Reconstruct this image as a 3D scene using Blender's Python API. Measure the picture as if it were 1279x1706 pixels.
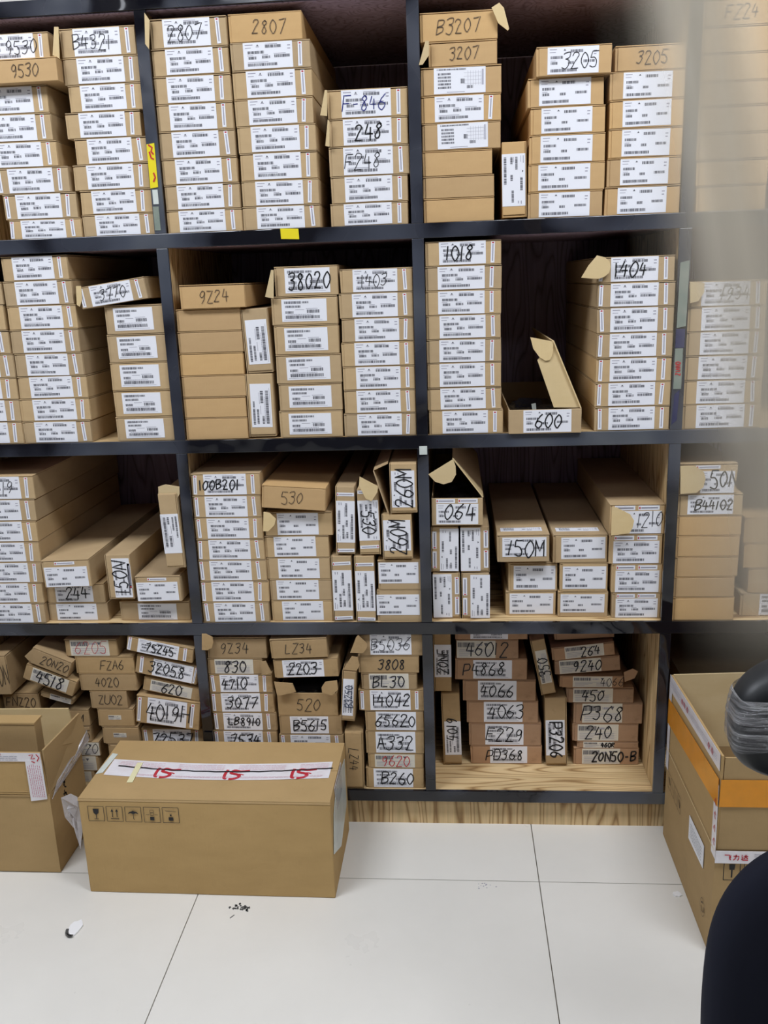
import bpy, bmesh, math, random
from mathutils import Vector, Matrix
random.seed(7)
for o in list(bpy.data.objects): bpy.data.objects.remove(o)
C = bpy.data.collections.new('Scene_objects'); bpy.context.scene.collection.children.link(C)
scn = bpy.context.scene
# ------------------------------------------------------------------ camera
def camera():
    yaw, pitch, roll, F = 0.0834, 0.25768, -0.03581, 1470.64
    f = Vector((-math.sin(yaw)*math.cos(pitch), math.cos(yaw)*math.cos(pitch), -math.sin(pitch)))
    r0 = Vector((math.cos(yaw), math.sin(yaw), 0)); u0 = r0.cross(f)
    r = r0*math.cos(roll) + u0*math.sin(roll); u = -r0*math.sin(roll) + u0*math.cos(roll)
    cd = bpy.data.cameras.new('camera'); co = bpy.data.objects.new('camera', cd); C.objects.link(co)
    m = Matrix((r, u, -f)).transposed().to_4x4(); m.translation = Vector((0.0729, -2.0121, 1.3832))
    co.matrix_world = m
    cd.sensor_fit = 'HORIZONTAL'; cd.sensor_width = 36; cd.lens = F/1279*36
    cd.clip_start = 0.02; cd.clip_end = 50
    scn.camera = co
camera()
# ------------------------------------------------------------------ world, lights, exposure
w = bpy.data.worlds.new('world'); scn.world = w; w.use_nodes = True
w.node_tree.nodes['Background'].inputs[0].default_value = (.80, .88, 1.0, 1)
w.node_tree.nodes['Background'].inputs[1].default_value = 0.35
scn.view_settings.view_transform = 'Standard'; scn.view_settings.look = 'None'
scn.view_settings.exposure = 0.09; scn.view_settings.gamma = 1.0; scn.view_settings.use_curve_mapping = False
LIGHTS = [(-1.3, -1.15, 41), (0.9, -1.15, 41), (-1.3, -3.3, 5.5), (0.9, -3.3, 5.5)]
for (x, y, p) in LIGHTS:
    ld = bpy.data.lights.new('ceiling_panel_light', 'AREA'); ld.shape = 'RECTANGLE'; ld.size = 1.16; ld.size_y = .56
    ld.energy = p; ld.color = (.88, .92, 1.0)
    lo = bpy.data.objects.new('ceiling_panel_light', ld); C.objects.link(lo); lo.location = (x, y, 2.965)
# ------------------------------------------------------------------ materials
def nmat(name, rough=.6, col=(.5,.5,.5), metal=0, spec=.5):
    m = bpy.data.materials.new(name); m.use_nodes = True
    b = m.node_tree.nodes['Principled BSDF']
    b.inputs['Base Color'].default_value = (*col, 1); b.inputs['Roughness'].default_value = rough
    b.inputs['Metallic'].default_value = metal; b.inputs['Specular IOR Level'].default_value = spec
    return m, m.node_tree, b
def N(t, typ, **kw):
    n = t.nodes.new(typ)
    for k, v in kw.items(): setattr(n, k, v)
    return n
def ramp(t, src, stops):
    r = N(t, 'ShaderNodeValToRGB'); e = r.color_ramp.elements
    e[0].position, e[0].color = stops[0][0], (*stops[0][1], 1)
    e[1].position, e[1].color = stops[-1][0], (*stops[-1][1], 1)
    for p, c in stops[1:-1]:
        n = e.new(p); n.color = (*c, 1)
    t.links.new(src, r.inputs[0]); return r
def noise(t, scale, detail=3, rough=.5, vec=None, stretch=None, coord='Object'):
    n = N(t, 'ShaderNodeTexNoise'); n.inputs['Scale'].default_value = scale
    n.inputs['Detail'].default_value = detail; n.inputs['Roughness'].default_value = rough
    tc = N(t, 'ShaderNodeTexCoord'); mp = N(t, 'ShaderNodeMapping')
    if stretch: mp.inputs['Scale'].default_value = stretch
    t.links.new(tc.outputs[coord], mp.inputs[0]); t.links.new(mp.outputs[0], n.inputs[0]); return n
def bump(t, b, src, strength, dist=.01):
    bp = N(t, 'ShaderNodeBump'); bp.inputs['Strength'].default_value = strength; bp.inputs['Distance'].default_value = dist
    t.links.new(src, bp.inputs['Height']); t.links.new(bp.outputs[0], b.inputs['Normal'])
def lin(r, g, b):
    f = lambda c: ((c/255+.055)/1.055)**2.4 if c/255 > .04045 else c/255/12.92
    return (f(r), f(g), f(b))
def cardboard(name, a, b_, wear=.0):
    m, t, b = nmat(name, .82, spec=.25)
    n1 = noise(t, 9, 4, .6, stretch=(1, 1, 2.5)); r1 = ramp(t, n1.outputs[0], [(.3, a), (.75, b_)])
    oi = N(t, 'ShaderNodeObjectInfo'); hs = N(t, 'ShaderNodeHueSaturation')
    mr = N(t, 'ShaderNodeMapRange'); mr.inputs[3].default_value = .90; mr.inputs[4].default_value = 1.10
    t.links.new(oi.outputs['Random'], mr.inputs[0]); t.links.new(mr.outputs[0], hs.inputs['Value'])
    mr2 = N(t, 'ShaderNodeMapRange'); mr2.inputs[3].default_value = .96; mr2.inputs[4].default_value = 1.04
    t.links.new(oi.outputs['Random'], mr2.inputs[0]); t.links.new(mr2.outputs[0], hs.inputs['Saturation'])
    src = r1.outputs[0]
    if wear:
        n2 = noise(t, 22, 6, .75); r2 = ramp(t, n2.outputs[0], [(.56, (0,0,0)), (.74, (1,1,1))])
        mx = N(t, 'ShaderNodeMixRGB'); mx.inputs[2].default_value = (*[c*.55 for c in a], 1)
        ml = N(t, 'ShaderNodeMath', operation='MULTIPLY'); ml.inputs[1].default_value = wear
        t.links.new(r2.outputs[0], ml.inputs[0]); t.links.new(ml.outputs[0], mx.inputs[0]); t.links.new(src, mx.inputs[1]); src = mx.outputs[0]
    t.links.new(src, hs.inputs['Color']); t.links.new(hs.outputs[0], b.inputs['Base Color'])
    fine = noise(t, 60, 3, .6, stretch=(3, 3, .35)); bump(t, b, fine.outputs[0], .18, .002)
    return m
M = {}
M['card'] = cardboard('kraft_cardboard', lin(181,155,117), lin(192,166,127))
M['card_warm'] = cardboard('kraft_cardboard_warm', lin(190,156,110), lin(200,166,119))
M['card_old'] = cardboard('worn_cardboard', lin(166,139,100), lin(180,152,112), .45)
M['card_pink'] = cardboard('reddish_cardboard', lin(166,132,102), lin(180,145,113), .4)
M['card_in'] = cardboard('cardboard_inside', lin(206,182,136), lin(214,192,148))
M['carton'] = cardboard('carton_cardboard', lin(174,145,99), lin(182,152,105), .14)
def wood(name, a, b_, c_, axis, sc=1.0, rough=.55):
    """laminate with cathedral grain running along the given axis"""
    m, t, b = nmat(name, rough, spec=.35)
    tc = N(t, 'ShaderNodeTexCoord'); mp = N(t, 'ShaderNodeMapping')
    s = [9*sc, 9*sc, 9*sc]; s['xyz'.index(axis)] = 1.0*sc; mp.inputs['Scale'].default_value = s
    t.links.new(tc.outputs['Object'], mp.inputs[0])
    n0 = N(t, 'ShaderNodeTexNoise'); n0.inputs['Scale'].default_value = 1.3; n0.inputs['Detail'].default_value = 1.5
    t.links.new(mp.outputs[0], n0.inputs[0])
    ml = N(t, 'ShaderNodeMath', operation='MULTIPLY'); ml.inputs[1].default_value = 17.0; t.links.new(n0.outputs[0], ml.inputs[0])
    fr = N(t, 'ShaderNodeMath', operation='PINGPONG'); fr.inputs[1].default_value = .5; t.links.new(ml.outputs[0], fr.inputs[0])
    r = ramp(t, fr.outputs[0], [(.0, c_), (.10, b_), (.24, a), (.5, a)])
    n2 = noise(t, 40*sc, 4, .7, stretch=tuple(.06 if 'xyz'[i] == axis else 1.6 for i in range(3)))
    r2 = ramp(t, n2.outputs[0], [(.3, (.72,.70,.66)), (.7, (1.06,1.05,1.04))])
    mx = N(t, 'ShaderNodeMixRGB', blend_type='MULTIPLY'); mx.inputs[0].default_value = 1
    t.links.new(r.outputs[0], mx.inputs[1]); t.links.new(r2.outputs[0], mx.inputs[2]); t.links.new(mx.outputs[0], b.inputs['Base Color'])
    return m
OA, OB, OC = lin(222,195,148), lin(198,166,118), lin(156,124,84)
M['oak_x'] = wood('oak_laminate_along', OA, OB, OC, 'x')
M['oak_z'] = wood('oak_laminate_upright', OA, OB, OC, 'z')
M['oak_y'] = wood('oak_laminate_deep', OA, OB, OC, 'y')
M['shade_tint_wood'] = wood('shade_tint_laminate', lin(176,158,182), lin(158,140,160), lin(132,114,128), 'z')  # mauve tint puts interior shade and lens flare into the wood colour
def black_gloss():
    """glossy black edging with leftover protective film and painted reflection patches"""
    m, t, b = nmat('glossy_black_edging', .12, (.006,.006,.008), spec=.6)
    n = noise(t, 2.6, 2.5, .5); r3 = ramp(t, n.outputs[0], [(.46, (.006,.006,.009)), (.50, (.030,.033,.045)), (.60, (.055,.062,.082)), (.74, (.12,.13,.14))])  # grey-blue patches put the strips' patchy reflections into the base colour
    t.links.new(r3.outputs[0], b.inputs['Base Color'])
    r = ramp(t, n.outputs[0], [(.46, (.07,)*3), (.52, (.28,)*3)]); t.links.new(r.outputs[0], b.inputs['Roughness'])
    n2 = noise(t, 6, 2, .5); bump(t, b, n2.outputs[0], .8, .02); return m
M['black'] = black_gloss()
M['label'] = nmat('white_label_paper', .55, lin(232,233,238))[0]
M['label_old'] = nmat('aged_label_paper', .6, lin(214,208,192))[0]
M['print'] = nmat('grey_printing', .7, lin(88,88,96))[0]
M['print_soft'] = nmat('pale_printing', .7, lin(160,158,170))[0]
M['dark_ink'] = nmat('black_marker', .6, lin(24,24,28))[0]
M['pen'] = nmat('thin_marker_on_kraft', .7, lin(84,68,52))[0]
M['blue_ink'] = nmat('blue_marker', .6, lin(32,42,120))[0]
M['teal_ink'] = nmat('dark_blue_marker', .6, lin(36,52,84))[0]
M['red_ink'] = nmat('red_marker', .6, lin(190,36,44))[0]
M['pink_ink'] = nmat('pink_printing', .7, lin(200,132,150))[0]
M['red_print'] = nmat('red_printing', .6, lin(186,40,52))[0]
M['ceil'] = nmat('ceiling_paint', .85, lin(196,196,198))[0]
M['room'] = nmat('grey_room_wall', .85, lin(104,104,108))[0]
M['wall'] = nmat('white_wall_paint', .8, lin(236,236,238))[0]
M['white'] = nmat('white_plastic', .4, lin(235,235,235))[0]
M['yellow'] = nmat('yellow_tape', .35, lin(232,214,40))[0]
M['cream'] = nmat('cream_tape', .5, lin(226,220,176))[0]
def floor_tile():
    m, t, b = nmat('polished_tile', .28, lin(222,219,211), spec=.5)
    n = noise(t, 2.2, 5, .6); r = ramp(t, n.outputs[0], [(.3, lin(217,214,206)), (.7, lin(226,223,215))])
    t.links.new(r.outputs[0], b.inputs['Base Color'])
    n2 = noise(t, 6, 4, .6); r2 = ramp(t, n2.outputs[0], [(.3, (.26,)*3), (.7, (.42,)*3)]); t.links.new(r2.outputs[0], b.inputs['Roughness'])
    return m
M['tile'] = floor_tile()
M['grout'] = nmat('tile_joint', .9, lin(120,112,100))[0]
def tape_mat(name, col, col2, a=1.0, rough=.25):
    m, t, b = nmat(name, rough, col, spec=.5)
    n = noise(t, 26, 4, .6); r = ramp(t, n.outputs[0], [(.3, col), (.7, col2)]); t.links.new(r.outputs[0], b.inputs['Base Color'])
    bump(t, b, n.outputs[0], .25, .003); b.inputs['Alpha'].default_value = a
    return m
M['white_tape'] = tape_mat('white_parcel_tape', lin(222,216,218), lin(232,230,234))
M['orange_tape'] = tape_mat('orange_parcel_tape', lin(232,148,8), lin(218,142,16), .97)
M['film'] = tape_mat('clear_wrap', lin(200,196,196), lin(225,222,224), .38, .12)
M['foil'] = tape_mat('silver_tape', lin(196,204,196), lin(214,220,214))
M['film_green'] = tape_mat('grey_green_film', lin(120,134,124), lin(146,152,140))
M['film_navy'] = tape_mat('navy_film', lin(38,44,84), lin(60,60,96))
M['chair_fabric'] = nmat('navy_black_fabric', .85, lin(30,32,44), spec=.2)[0]
M['chair_black'] = nmat('black_vinyl', .45, lin(22,24,26), spec=.4)[0]
M['metal_dark'] = nmat('dark_metal', .35, lin(40,40,42), metal=.6)[0]
M['grey_chip'] = nmat('grey_grit', .9, lin(78,78,76))[0]
def panel_light():
    m, t, b = nmat('light_panel_face', .5, (1,1,1)); b.inputs['Emission Color'].default_value = (.88,.92,1,1); b.inputs['Emission Strength'].default_value = 3
    return m
M['lamp'] = panel_light()
# ------------------------------------------------------------------ mesh helpers
class MB:
    def __init__(s): s.v, s.f, s.m = [], [], []
    def quad(s, pts, mi=0):
        k = len(s.v); s.v += [tuple(p) for p in pts]; s.f.append(tuple(range(k, k+len(pts)))); s.m.append(mi)
    def box(s, x0, x1, y0, y1, z0, z1, mi=0, j=0):
        k = len(s.v); q = lambda: random.uniform(-j, j) if j else 0
        s.v += [(x+q(), y+q()*.5, z+q()) for x, y, z in ((x0,y0,z0),(x1,y0,z0),(x1,y1,z0),(x0,y1,z0),(x0,y0,z1),(x1,y0,z1),(x1,y1,z1),(x0,y1,z1))]
        for f in ((0,1,5,4),(1,2,6,5),(2,3,7,6),(3,0,4,7),(4,5,6,7),(0,3,2,1)): s.f.append(tuple(k+i for i in f)); s.m.append(mi)
    def prism(s, poly, d, mi=0):
        """poly: 3D points of one face; d: vector of thickness"""
        k = len(s.v); n = len(poly); d = Vector(d)
        s.v += [tuple(p) for p in poly] + [tuple(Vector(p)+d) for p in poly]
        s.f.append(tuple(range(k, k+n))); s.m.append(mi); s.f.append(tuple(range(k+2*n-1, k+n-1, -1))); s.m.append(mi)
        for i in range(n):
            j = (i+1) % n; s.f.append((k+i, k+n+i, k+n+j, k+j)); s.m.append(mi)
    def mesh(s, name, mats):
        me = bpy.data.meshes.new(name); me.from_pydata(s.v, [], s.f)
        for m in mats: me.materials.append(m)
        me.polygons.foreach_set('material_index', s.m)
        b = bmesh.new(); b.from_mesh(me); bmesh.ops.recalc_face_normals(b, faces=b.faces); b.to_mesh(me); b.free()
        me.update(); return me
    def obj(s, name, mats, parent=None, bevel=0):
        if not isinstance(mats, (list, tuple)): mats = [mats]
        o = bpy.data.objects.new(name, s.mesh(name, mats)); C.objects.link(o)
        if parent: o.parent = parent
        if bevel:
            md = o.modifiers.new('bevel', 'BEVEL'); md.width = bevel; md.segments = 2; md.limit_method = 'ANGLE'
        return o
def smooth(o):
    for p in o.data.polygons: p.use_smooth = True
def inst(me, name, parent=None, loc=(0,0,0), rot=(0,0,0), sc=(1,1,1)):
    o = bpy.data.objects.new(name, me); C.objects.link(o); o.location = loc; o.rotation_euler = rot; o.scale = sc
    if parent: o.parent = parent
    return o
def thing(name, label, cat, loc=(0,0,0), rot=(0,0,0), group=None):
    o = bpy.data.objects.new(name, None); C.objects.link(o); o.location = loc; o.rotation_euler = rot
    o.empty_display_size = .05; o['label'] = label; o['category'] = cat
    if group: o['group'] = group
    return o
def tag(o, label, cat, group=None):
    o['label'] = label; o['category'] = cat
    if group: o['group'] = group
    return o
def struct(o): o['kind'] = 'structure'; return o
# ------------------------------------------------------------------ hand lettering (marker strokes)
A_ = '~'
GL = {
'0': ['~3A 18 05 12 30 52 65 58 3A'], '1': ['3A 30'], '2': ['~08 1A 4A 58 35 11 00', '00 60'], '3': ['~09 2A 5A 57 26', '~26 55 52 30 01'],
'4': ['2A 04 64', '48 40'], '5': ['6A 1A 06', '~06 36 54 51 30 01'], '6': ['~5A 27 03 11 30 52 54 25 04'], '7': ['09 6A 20'],
'8': ['~59 3A 18 36 52 30 12 36 58 3A'], '9': ['~59 3A 18 16 35 57 59', '~59 54 30'], 'A': ['00 3A 60', '14 54'], 'B': ['0A 00', '~0A 5A 57 05', '~05 55 52 00'],
'D': ['0A 00', '~0A 4A 67 63 40 00'], 'E': ['6A 0A 00 60', '05 55'], 'F': ['6A 0A 00', '05 55'], 'H': ['0A 00', '6A 60', '05 65'], 'L': ['0A 00 60'],
'M': ['00 0A 33 6A 60'], 'N': ['00 0A 60 6A'], 'P': ['0A 00', '~0A 5A 67 55 04'], 'R': ['0A 00', '~0A 5A 57 05', '25 60'], 'T': ['0A 6A', '3A 30'],
'U': ['~0A 02 30 62 6A'], 'V': ['0A 30 6A'], 'Z': ['0A 6A 00 60'], '-': ['15 55'], ' ': [], 'I': ['3A 30'], 'S': ['~69 3A 08 35 52 30 01']}
def catmull(p, n=5):
    q = []
    for i in range(len(p)-1):
        a, b, c, d = p[max(i-1,0)], p[i], p[i+1], p[min(i+2, len(p)-1)]
        for k in range(n):
            t = k/n
            q.append(tuple(.5*((2*b[e])+(c[e]-a[e])*t+(2*a[e]-5*b[e]+4*c[e]-d[e])*t*t+(3*b[e]-a[e]-3*c[e]+d[e])*t**3) for e in (0,1)))
    return q + [p[-1]]
def strokes(text, h, rnd):
    """list of polylines in metres, centred on the origin"""
    out = []; x = 0; cw = h*.50; gap = h*.17
    for ch in text:
        nar = ch in '1I-'
        dy = rnd.uniform(-.06, .06)*h; sc = rnd.uniform(.9, 1.1); sl = rnd.uniform(.0, .22)
        for st in GL.get(ch, GL['0']):
            pts = [('0123456789A'.index(a[0])/6, '0123456789A'.index(a[1])/10) for a in st.lstrip('~').split()]
            if st[0] == '~': pts = catmull(pts)
            else:
                q = []
                for a, b in zip(pts, pts[1:]): q += [tuple(a[e]+(b[e]-a[e])*k/3 for e in (0,1)) for k in range(3)]
                pts = q + [pts[-1]]
            if nar and ch == '1': pts = [(px-.35, py) for px, py in pts]
            out.append([(x + px*cw*sc + (py-.5)*h*sl + rnd.uniform(-.01,.01)*h, (py-.5)*h*sc + dy + rnd.uniform(-.012,.012)*h) for px, py in pts])
        x += (cw*.45 if nar and ch == '1' else cw) + gap
    W = x - gap
    return [[(px - W/2, py) for px, py in s] for s in out], W
def ribbon(mb, pts, wd, fn, mi=0):
    """pen stroke of given width; fn maps (u, v) to 3D"""
    L, R = [], []
    for i, p in enumerate(pts):
        a = pts[max(i-1, 0)]; b = pts[min(i+1, len(pts)-1)]
        dx, dy = b[0]-a[0], b[1]-a[1]; l = math.hypot(dx, dy) or 1
        nx, ny = -dy/l*wd/2, dx/l*wd/2
        L.append((p[0]+nx, p[1]+ny)); R.append((p[0]-nx, p[1]-ny))
    for i in range(len(pts)-1):
        mb.quad([fn(*L[i]), fn(*L[i+1]), fn(*R[i+1]), fn(*R[i])], mi)
# ------------------------------------------------------------------ the room
SH = [1.4976, 1.0327, .5721, .1100]; TOPZ = 1.944
fl = MB(); fl.box(-3.2, 3.2, -5.2, .66, -.06, -.004); floor = struct(fl.obj('floor', M['grout']))
tm = MB(); tm.box(.0012, .7988, .0012, .7988, -.012, 0)
tme = tm.mesh('tile', [M['tile']])
for i in range(-3, 4):
    for k in range(-6, 1):
        q = inst(tme, 'tile', floor, (-.5432+.8*i, -.2064+.8*k, 0))
        if -.2064+.8*k+.8 > .62: q.scale.y = (.62+.2064-.8*k)/.8-.002
def wallbox(name, *b):
    m = MB(); m.box(*b); return struct(m.obj(name, M['wall'] if name == 'wall_back' else M['ceil'] if name == 'ceiling' else M['room']))
wallbox('wall_back', -3.2, 3.2, .625, .72, -.004, 3.0)
wallbox('wall_left', -3.3, -3.2, -5.2, .72, -.004, 3.0)
wallbox('wall_right', 3.2, 3.3, -5.2, .72, -.004, 3.0)
wallbox('wall_front', -3.3, 3.3, -5.3, -5.2, -.004, 3.0)
wallbox('ceiling', -3.3, 3.3, -5.3, .72, 3.0, 3.1)
for (x, y, p) in LIGHTS:
    t = thing('ceiling_light', 'flat white ceiling light panel, %s %s of the room' % ('left' if x < 0 else 'right', 'near end' if y < -2 else 'shelf end'), 'ceiling light', (x, y, 2.97), group='ceiling light panels')
    a = MB(); a.box(-.61, .61, -.31, -.29, 0, .03); a.box(-.61, .61, .29, .31, 0, .03); a.box(-.61, -.59, -.29, .29, 0, .03); a.box(.59, .61, -.29, .29, 0, .03); a.obj('frame', M['white'], t)
    a = MB(); a.box(-.59, .59, -.29, .29, .008, .03); a.obj('diffuser', M['lamp'], t)
# ------------------------------------------------------------------ the shelving unit
unit = thing('shelving_unit', 'oak shelving unit with glossy black edging, filled with boxes, four shelves high', 'shelf', (0, 0, 0))
PX = [k*.57 for k in range(-3, 4)]
for i, x in enumerate(PX):
    m = MB(); m.box(x-.009, x+.009, .0045, .598, .0803, TOPZ); m.obj('upright_panel', M['oak_z'], unit)
for a, b in zip(PX, PX[1:]):
    for z in SH:
        m = MB(); m.box(a+.0093, b-.0093, .0045, .598, z-.024, z); m.obj('shelf_board', M['oak_x'], unit)
        if z > .2: m = MB(); m.box(a+.0093, b-.0093, .0045, .598, z-.0295, z-.0242); m.obj('underside_shade', M['shade_tint_wood'], unit)  # added sheet, its tone standing in for shade under the board
m = MB(); m.box(PX[0]-.009, PX[-1]+.009, .0045, .598, TOPZ+.0002, TOPZ+.005); m.obj('underside_shade', M['shade_tint_wood'], unit)  # same added shade sheet below the top board
m = MB(); m.box(PX[0]-.009, PX[-1]+.009, .0045, .598, TOPZ+.0052, TOPZ+.03); m.obj('top_board', M['oak_x'], unit)
for a, b in zip(PX, PX[1:]):
    m = MB(); m.box(a, b, .599, .607, .08, TOPZ); m.obj('back_panel', M['shade_tint_wood'], unit)
m = MB(); m.box(PX[0]-.009, PX[-1]+.009, .02, .034, 0, .080); m.obj('plinth', M['oak_z'], unit)
for z in SH[:3]+[SH[3], TOPZ+.032]:
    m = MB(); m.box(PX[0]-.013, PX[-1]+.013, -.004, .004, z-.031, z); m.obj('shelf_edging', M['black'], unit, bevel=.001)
Z = [(.110, SH[2]-.031), (SH[2], SH[1]-.031), (SH[1], SH[0]-.031), (SH[0], TOPZ+.001)]
for x in PX:
    for a, b in Z:
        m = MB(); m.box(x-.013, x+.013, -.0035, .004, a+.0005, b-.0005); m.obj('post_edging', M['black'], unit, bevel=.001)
# bits of film, tape and stickers left on the edging
def patch(name, mat, x0, x1, z0, z1, y=-.0052, lab=None, sk=0):
    m = MB(); m.prism([(x0, y, z0), (x1, y, z0+sk), (x1+sk*.3, y, z1), (x0+sk*.3, y, z1-sk)], (0, .0008, 0)); o = m.obj(name, mat, unit)
    if lab: o['label'] = lab
    return o
patch('tape_patch', M['yellow'], -.300, -.260, SH[0]-.021, SH[0]-.001, lab='yellow tape on the edging under the top shelf', sk=-.002)
patch('tape_patch', M['foil'], -.008, .010, .988, 1.008, y=-.0048, lab='small silver tape square on the centre post')
patch('protective_film', M['film_green'], .560, .5795, 1.258, 1.40, y=-.0046, lab='grey green film strip on the right post', sk=.004)
patch('protective_film', M['film_navy'], .559, .5785, 1.215, 1.256, y=-.0046, lab='navy film piece on the right post')
patch('protective_film', M['film_green'], .559, .576, 1.125, 1.214, y=-.0046, lab='grey green film strip with red writing')
patch('protective_film', M['film_navy'], .559, .570, 1.045, 1.123, y=-.0046, sk=.01)
patch('hinge_clip', M['metal_dark'], -.580, -.558, .195, .275, y=-.008, lab='dark clip on the post of the bottom shelf')
rw = MB(); rr = random.Random(3); sts, W_ = strokes('ZINNO', .010, rr)
for s in sts: ribbon(rw, s, .0022, lambda u, v: (.567-v, -.0054, 1.170+u*.9))
o = rw.obj('red_writing', M['red_ink'], unit)
yc = patch('post_sticker', M['yellow'], -.5825, -.565, 1.593, 1.685, y=-.0047, lab='yellow sticker with red lettering on the first post', sk=.002)
m = MB()
for st_ in ([(-.578,1.682),(-.570,1.676),(-.573,1.668),(-.568,1.662)], [(-.577,1.668),(-.574,1.655),(-.568,1.652)], [(-.572,1.625),(-.569,1.615),(-.574,1.606)]): ribbon(m, st_, .0035, lambda u, v: (u, -.0054, v))
m.obj('red_lettering', M['red_ink'], yc)
patch('protective_film', M['foil'], -.579, -.567, 1.560, 1.590, y=-.0046)
patch('protective_film', M['film_green'], -.581, -.568, 1.505, 1.555, y=-.0046)
# ------------------------------------------------------------------ printed labels (one mesh per kind, shared)
def bars(mb, x0, x1, y0, y1, rnd, asp, mi=1, den=.011):
    x = x0
    while x < x1:
        b = rnd.choice((.7, 1, 1.4, 2))*den; mb.quad([(x,-.0,y0),(min(x+b,x1),-.0,y0),(min(x+b,x1),-.0,y1),(x,-.0,y1)], mi); x += b + rnd.choice((.4, .5, .7, 1))*den
def label_mesh(name, kind, seed, old=False):
    """unit label 0..1 by 0..1, printing lies on the paper"""
    rnd = random.Random(seed); mb = MB()
    ln = lambda x0, x1, y, t=.03, mi=2: mb.quad([(x0,0,y),(x1,0,y),(x1,0,y+t),(x0,0,y+t)], mi)
    B = lambda x0, x1, y0, y1, mi=1: bars(mb, x0, x1, y0, y1, rnd, 1, mi)
    if kind == 'a':
        ln(.04,.2,.9); ln(.04,.16,.79,.025); mb.quad([(.27,0,.86),(.32,0,.86),(.295,0,.93)],1); ln(.26,.33,.82,.02,2)
        B(.45,.78,.78,.89); ln(.45,.7,.91,.02); B(.09,.42,.57,.68); B(.10,.26,.36,.47); B(.38,.54,.38,.48); B(.63,.94,.40,.51); ln(.62,.86,.54,.02)
        B(.08,.68,.10,.21); ln(.08,.5,.24,.02); ln(.90,.96,.82,.04); ln(.90,.96,.7,.04); ln(.08,.2,.5,.02); ln(.38,.5,.51,.02)
    elif kind == 'b':
        ln(.04,.18,.9); ln(.04,.16,.8,.02); mb.quad([(.31,0,.86),(.36,0,.86),(.335,0,.93)],1); B(.45,.70,.78,.89); B(.06,.30,.57,.67)
        B(.06,.20,.36,.46); B(.40,.51,.36,.46); B(.70,.93,.40,.50); B(.06,.58,.08,.19); ln(.9,.96,.8,.04); ln(.9,.95,.68,.04); ln(.06,.16,.49,.02)
    elif kind == 'c':
        B(.06,.44,.80,.91); B(.46,.6,.81,.9); B(.08,.42,.62,.72); B(.08,.26,.36,.47); B(.56,.84,.38,.52); ln(.54,.8,.56,.02); B(.08,.84,.13,.27); B(.12,.7,.30,.33,2)
        ln(.3,.5,.52,.02); ln(.04,.9,.07,.012)
    elif kind == 'd':
        B(.06,.62,.90,.96)
        for k in range(5): B(.08,.33,.20+k*.13,.28+k*.13)
        for k in range(6): mb.quad([(.66+k*.05,0,.3),(.664+k*.05,0,.3),(.664+k*.05,0,.86),(.66+k*.05,0,.86)],2)
        for k in range(4): ln(.58,.92,.36+k*.14,.008)
        B(.52,.6,.38,.56); B(.64,.76,.18,.30); ln(.25,.6,.05,.02); B(.93,.965,.3,.9,2)
    elif kind == 'e':
        B(.03,.46,.62,.9); B(.5,.66,.7,.82,2); mb.quad([(.70,0,.86),(.80,0,.86),(.75,0,.66)],1)
        for k in range(5): ln(.03,.96,.08+k*.12,.008)
        for k in range(4): ln(.05,.3+.1*k,.12+k*.11,.03); ln(.6,.9,.12+k*.11,.03)
    elif kind == 's':      # narrow sticker: small emblem and one line of fine print
        mb.quad([(.03,0,.25),(.09,0,.25),(.09,0,.75),(.03,0,.75)], 3); ln(.13,.92,.35,.3,2); B(.14,.9,.4,.6,2)
    pr = mb; nv = len(pr.v)
    # the paper: thin slab behind the print; print sits .2 mm proud
    pr.v = [(x, -.0005, z) for x, y, z in pr.v]
    pr.box(0, 1, -.0003, .0003, 0, 1, 0)
    me = bpy.data.meshes.new(name); me.from_pydata(pr.v, [], pr.f)
    for m in (M['label_old'] if old else M['label'], M['print'], M['print_soft'], M['red_print']): me.materials.append(m)
    me.polygons.foreach_set('material_index', pr.m); me.update(); return me
LM = {k: [label_mesh('label', k, 10*i+s, k == 'e') for s in range(2)] for i, k in enumerate('abcde')}
SM = label_mesh('sticker', 's', 5)
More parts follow.
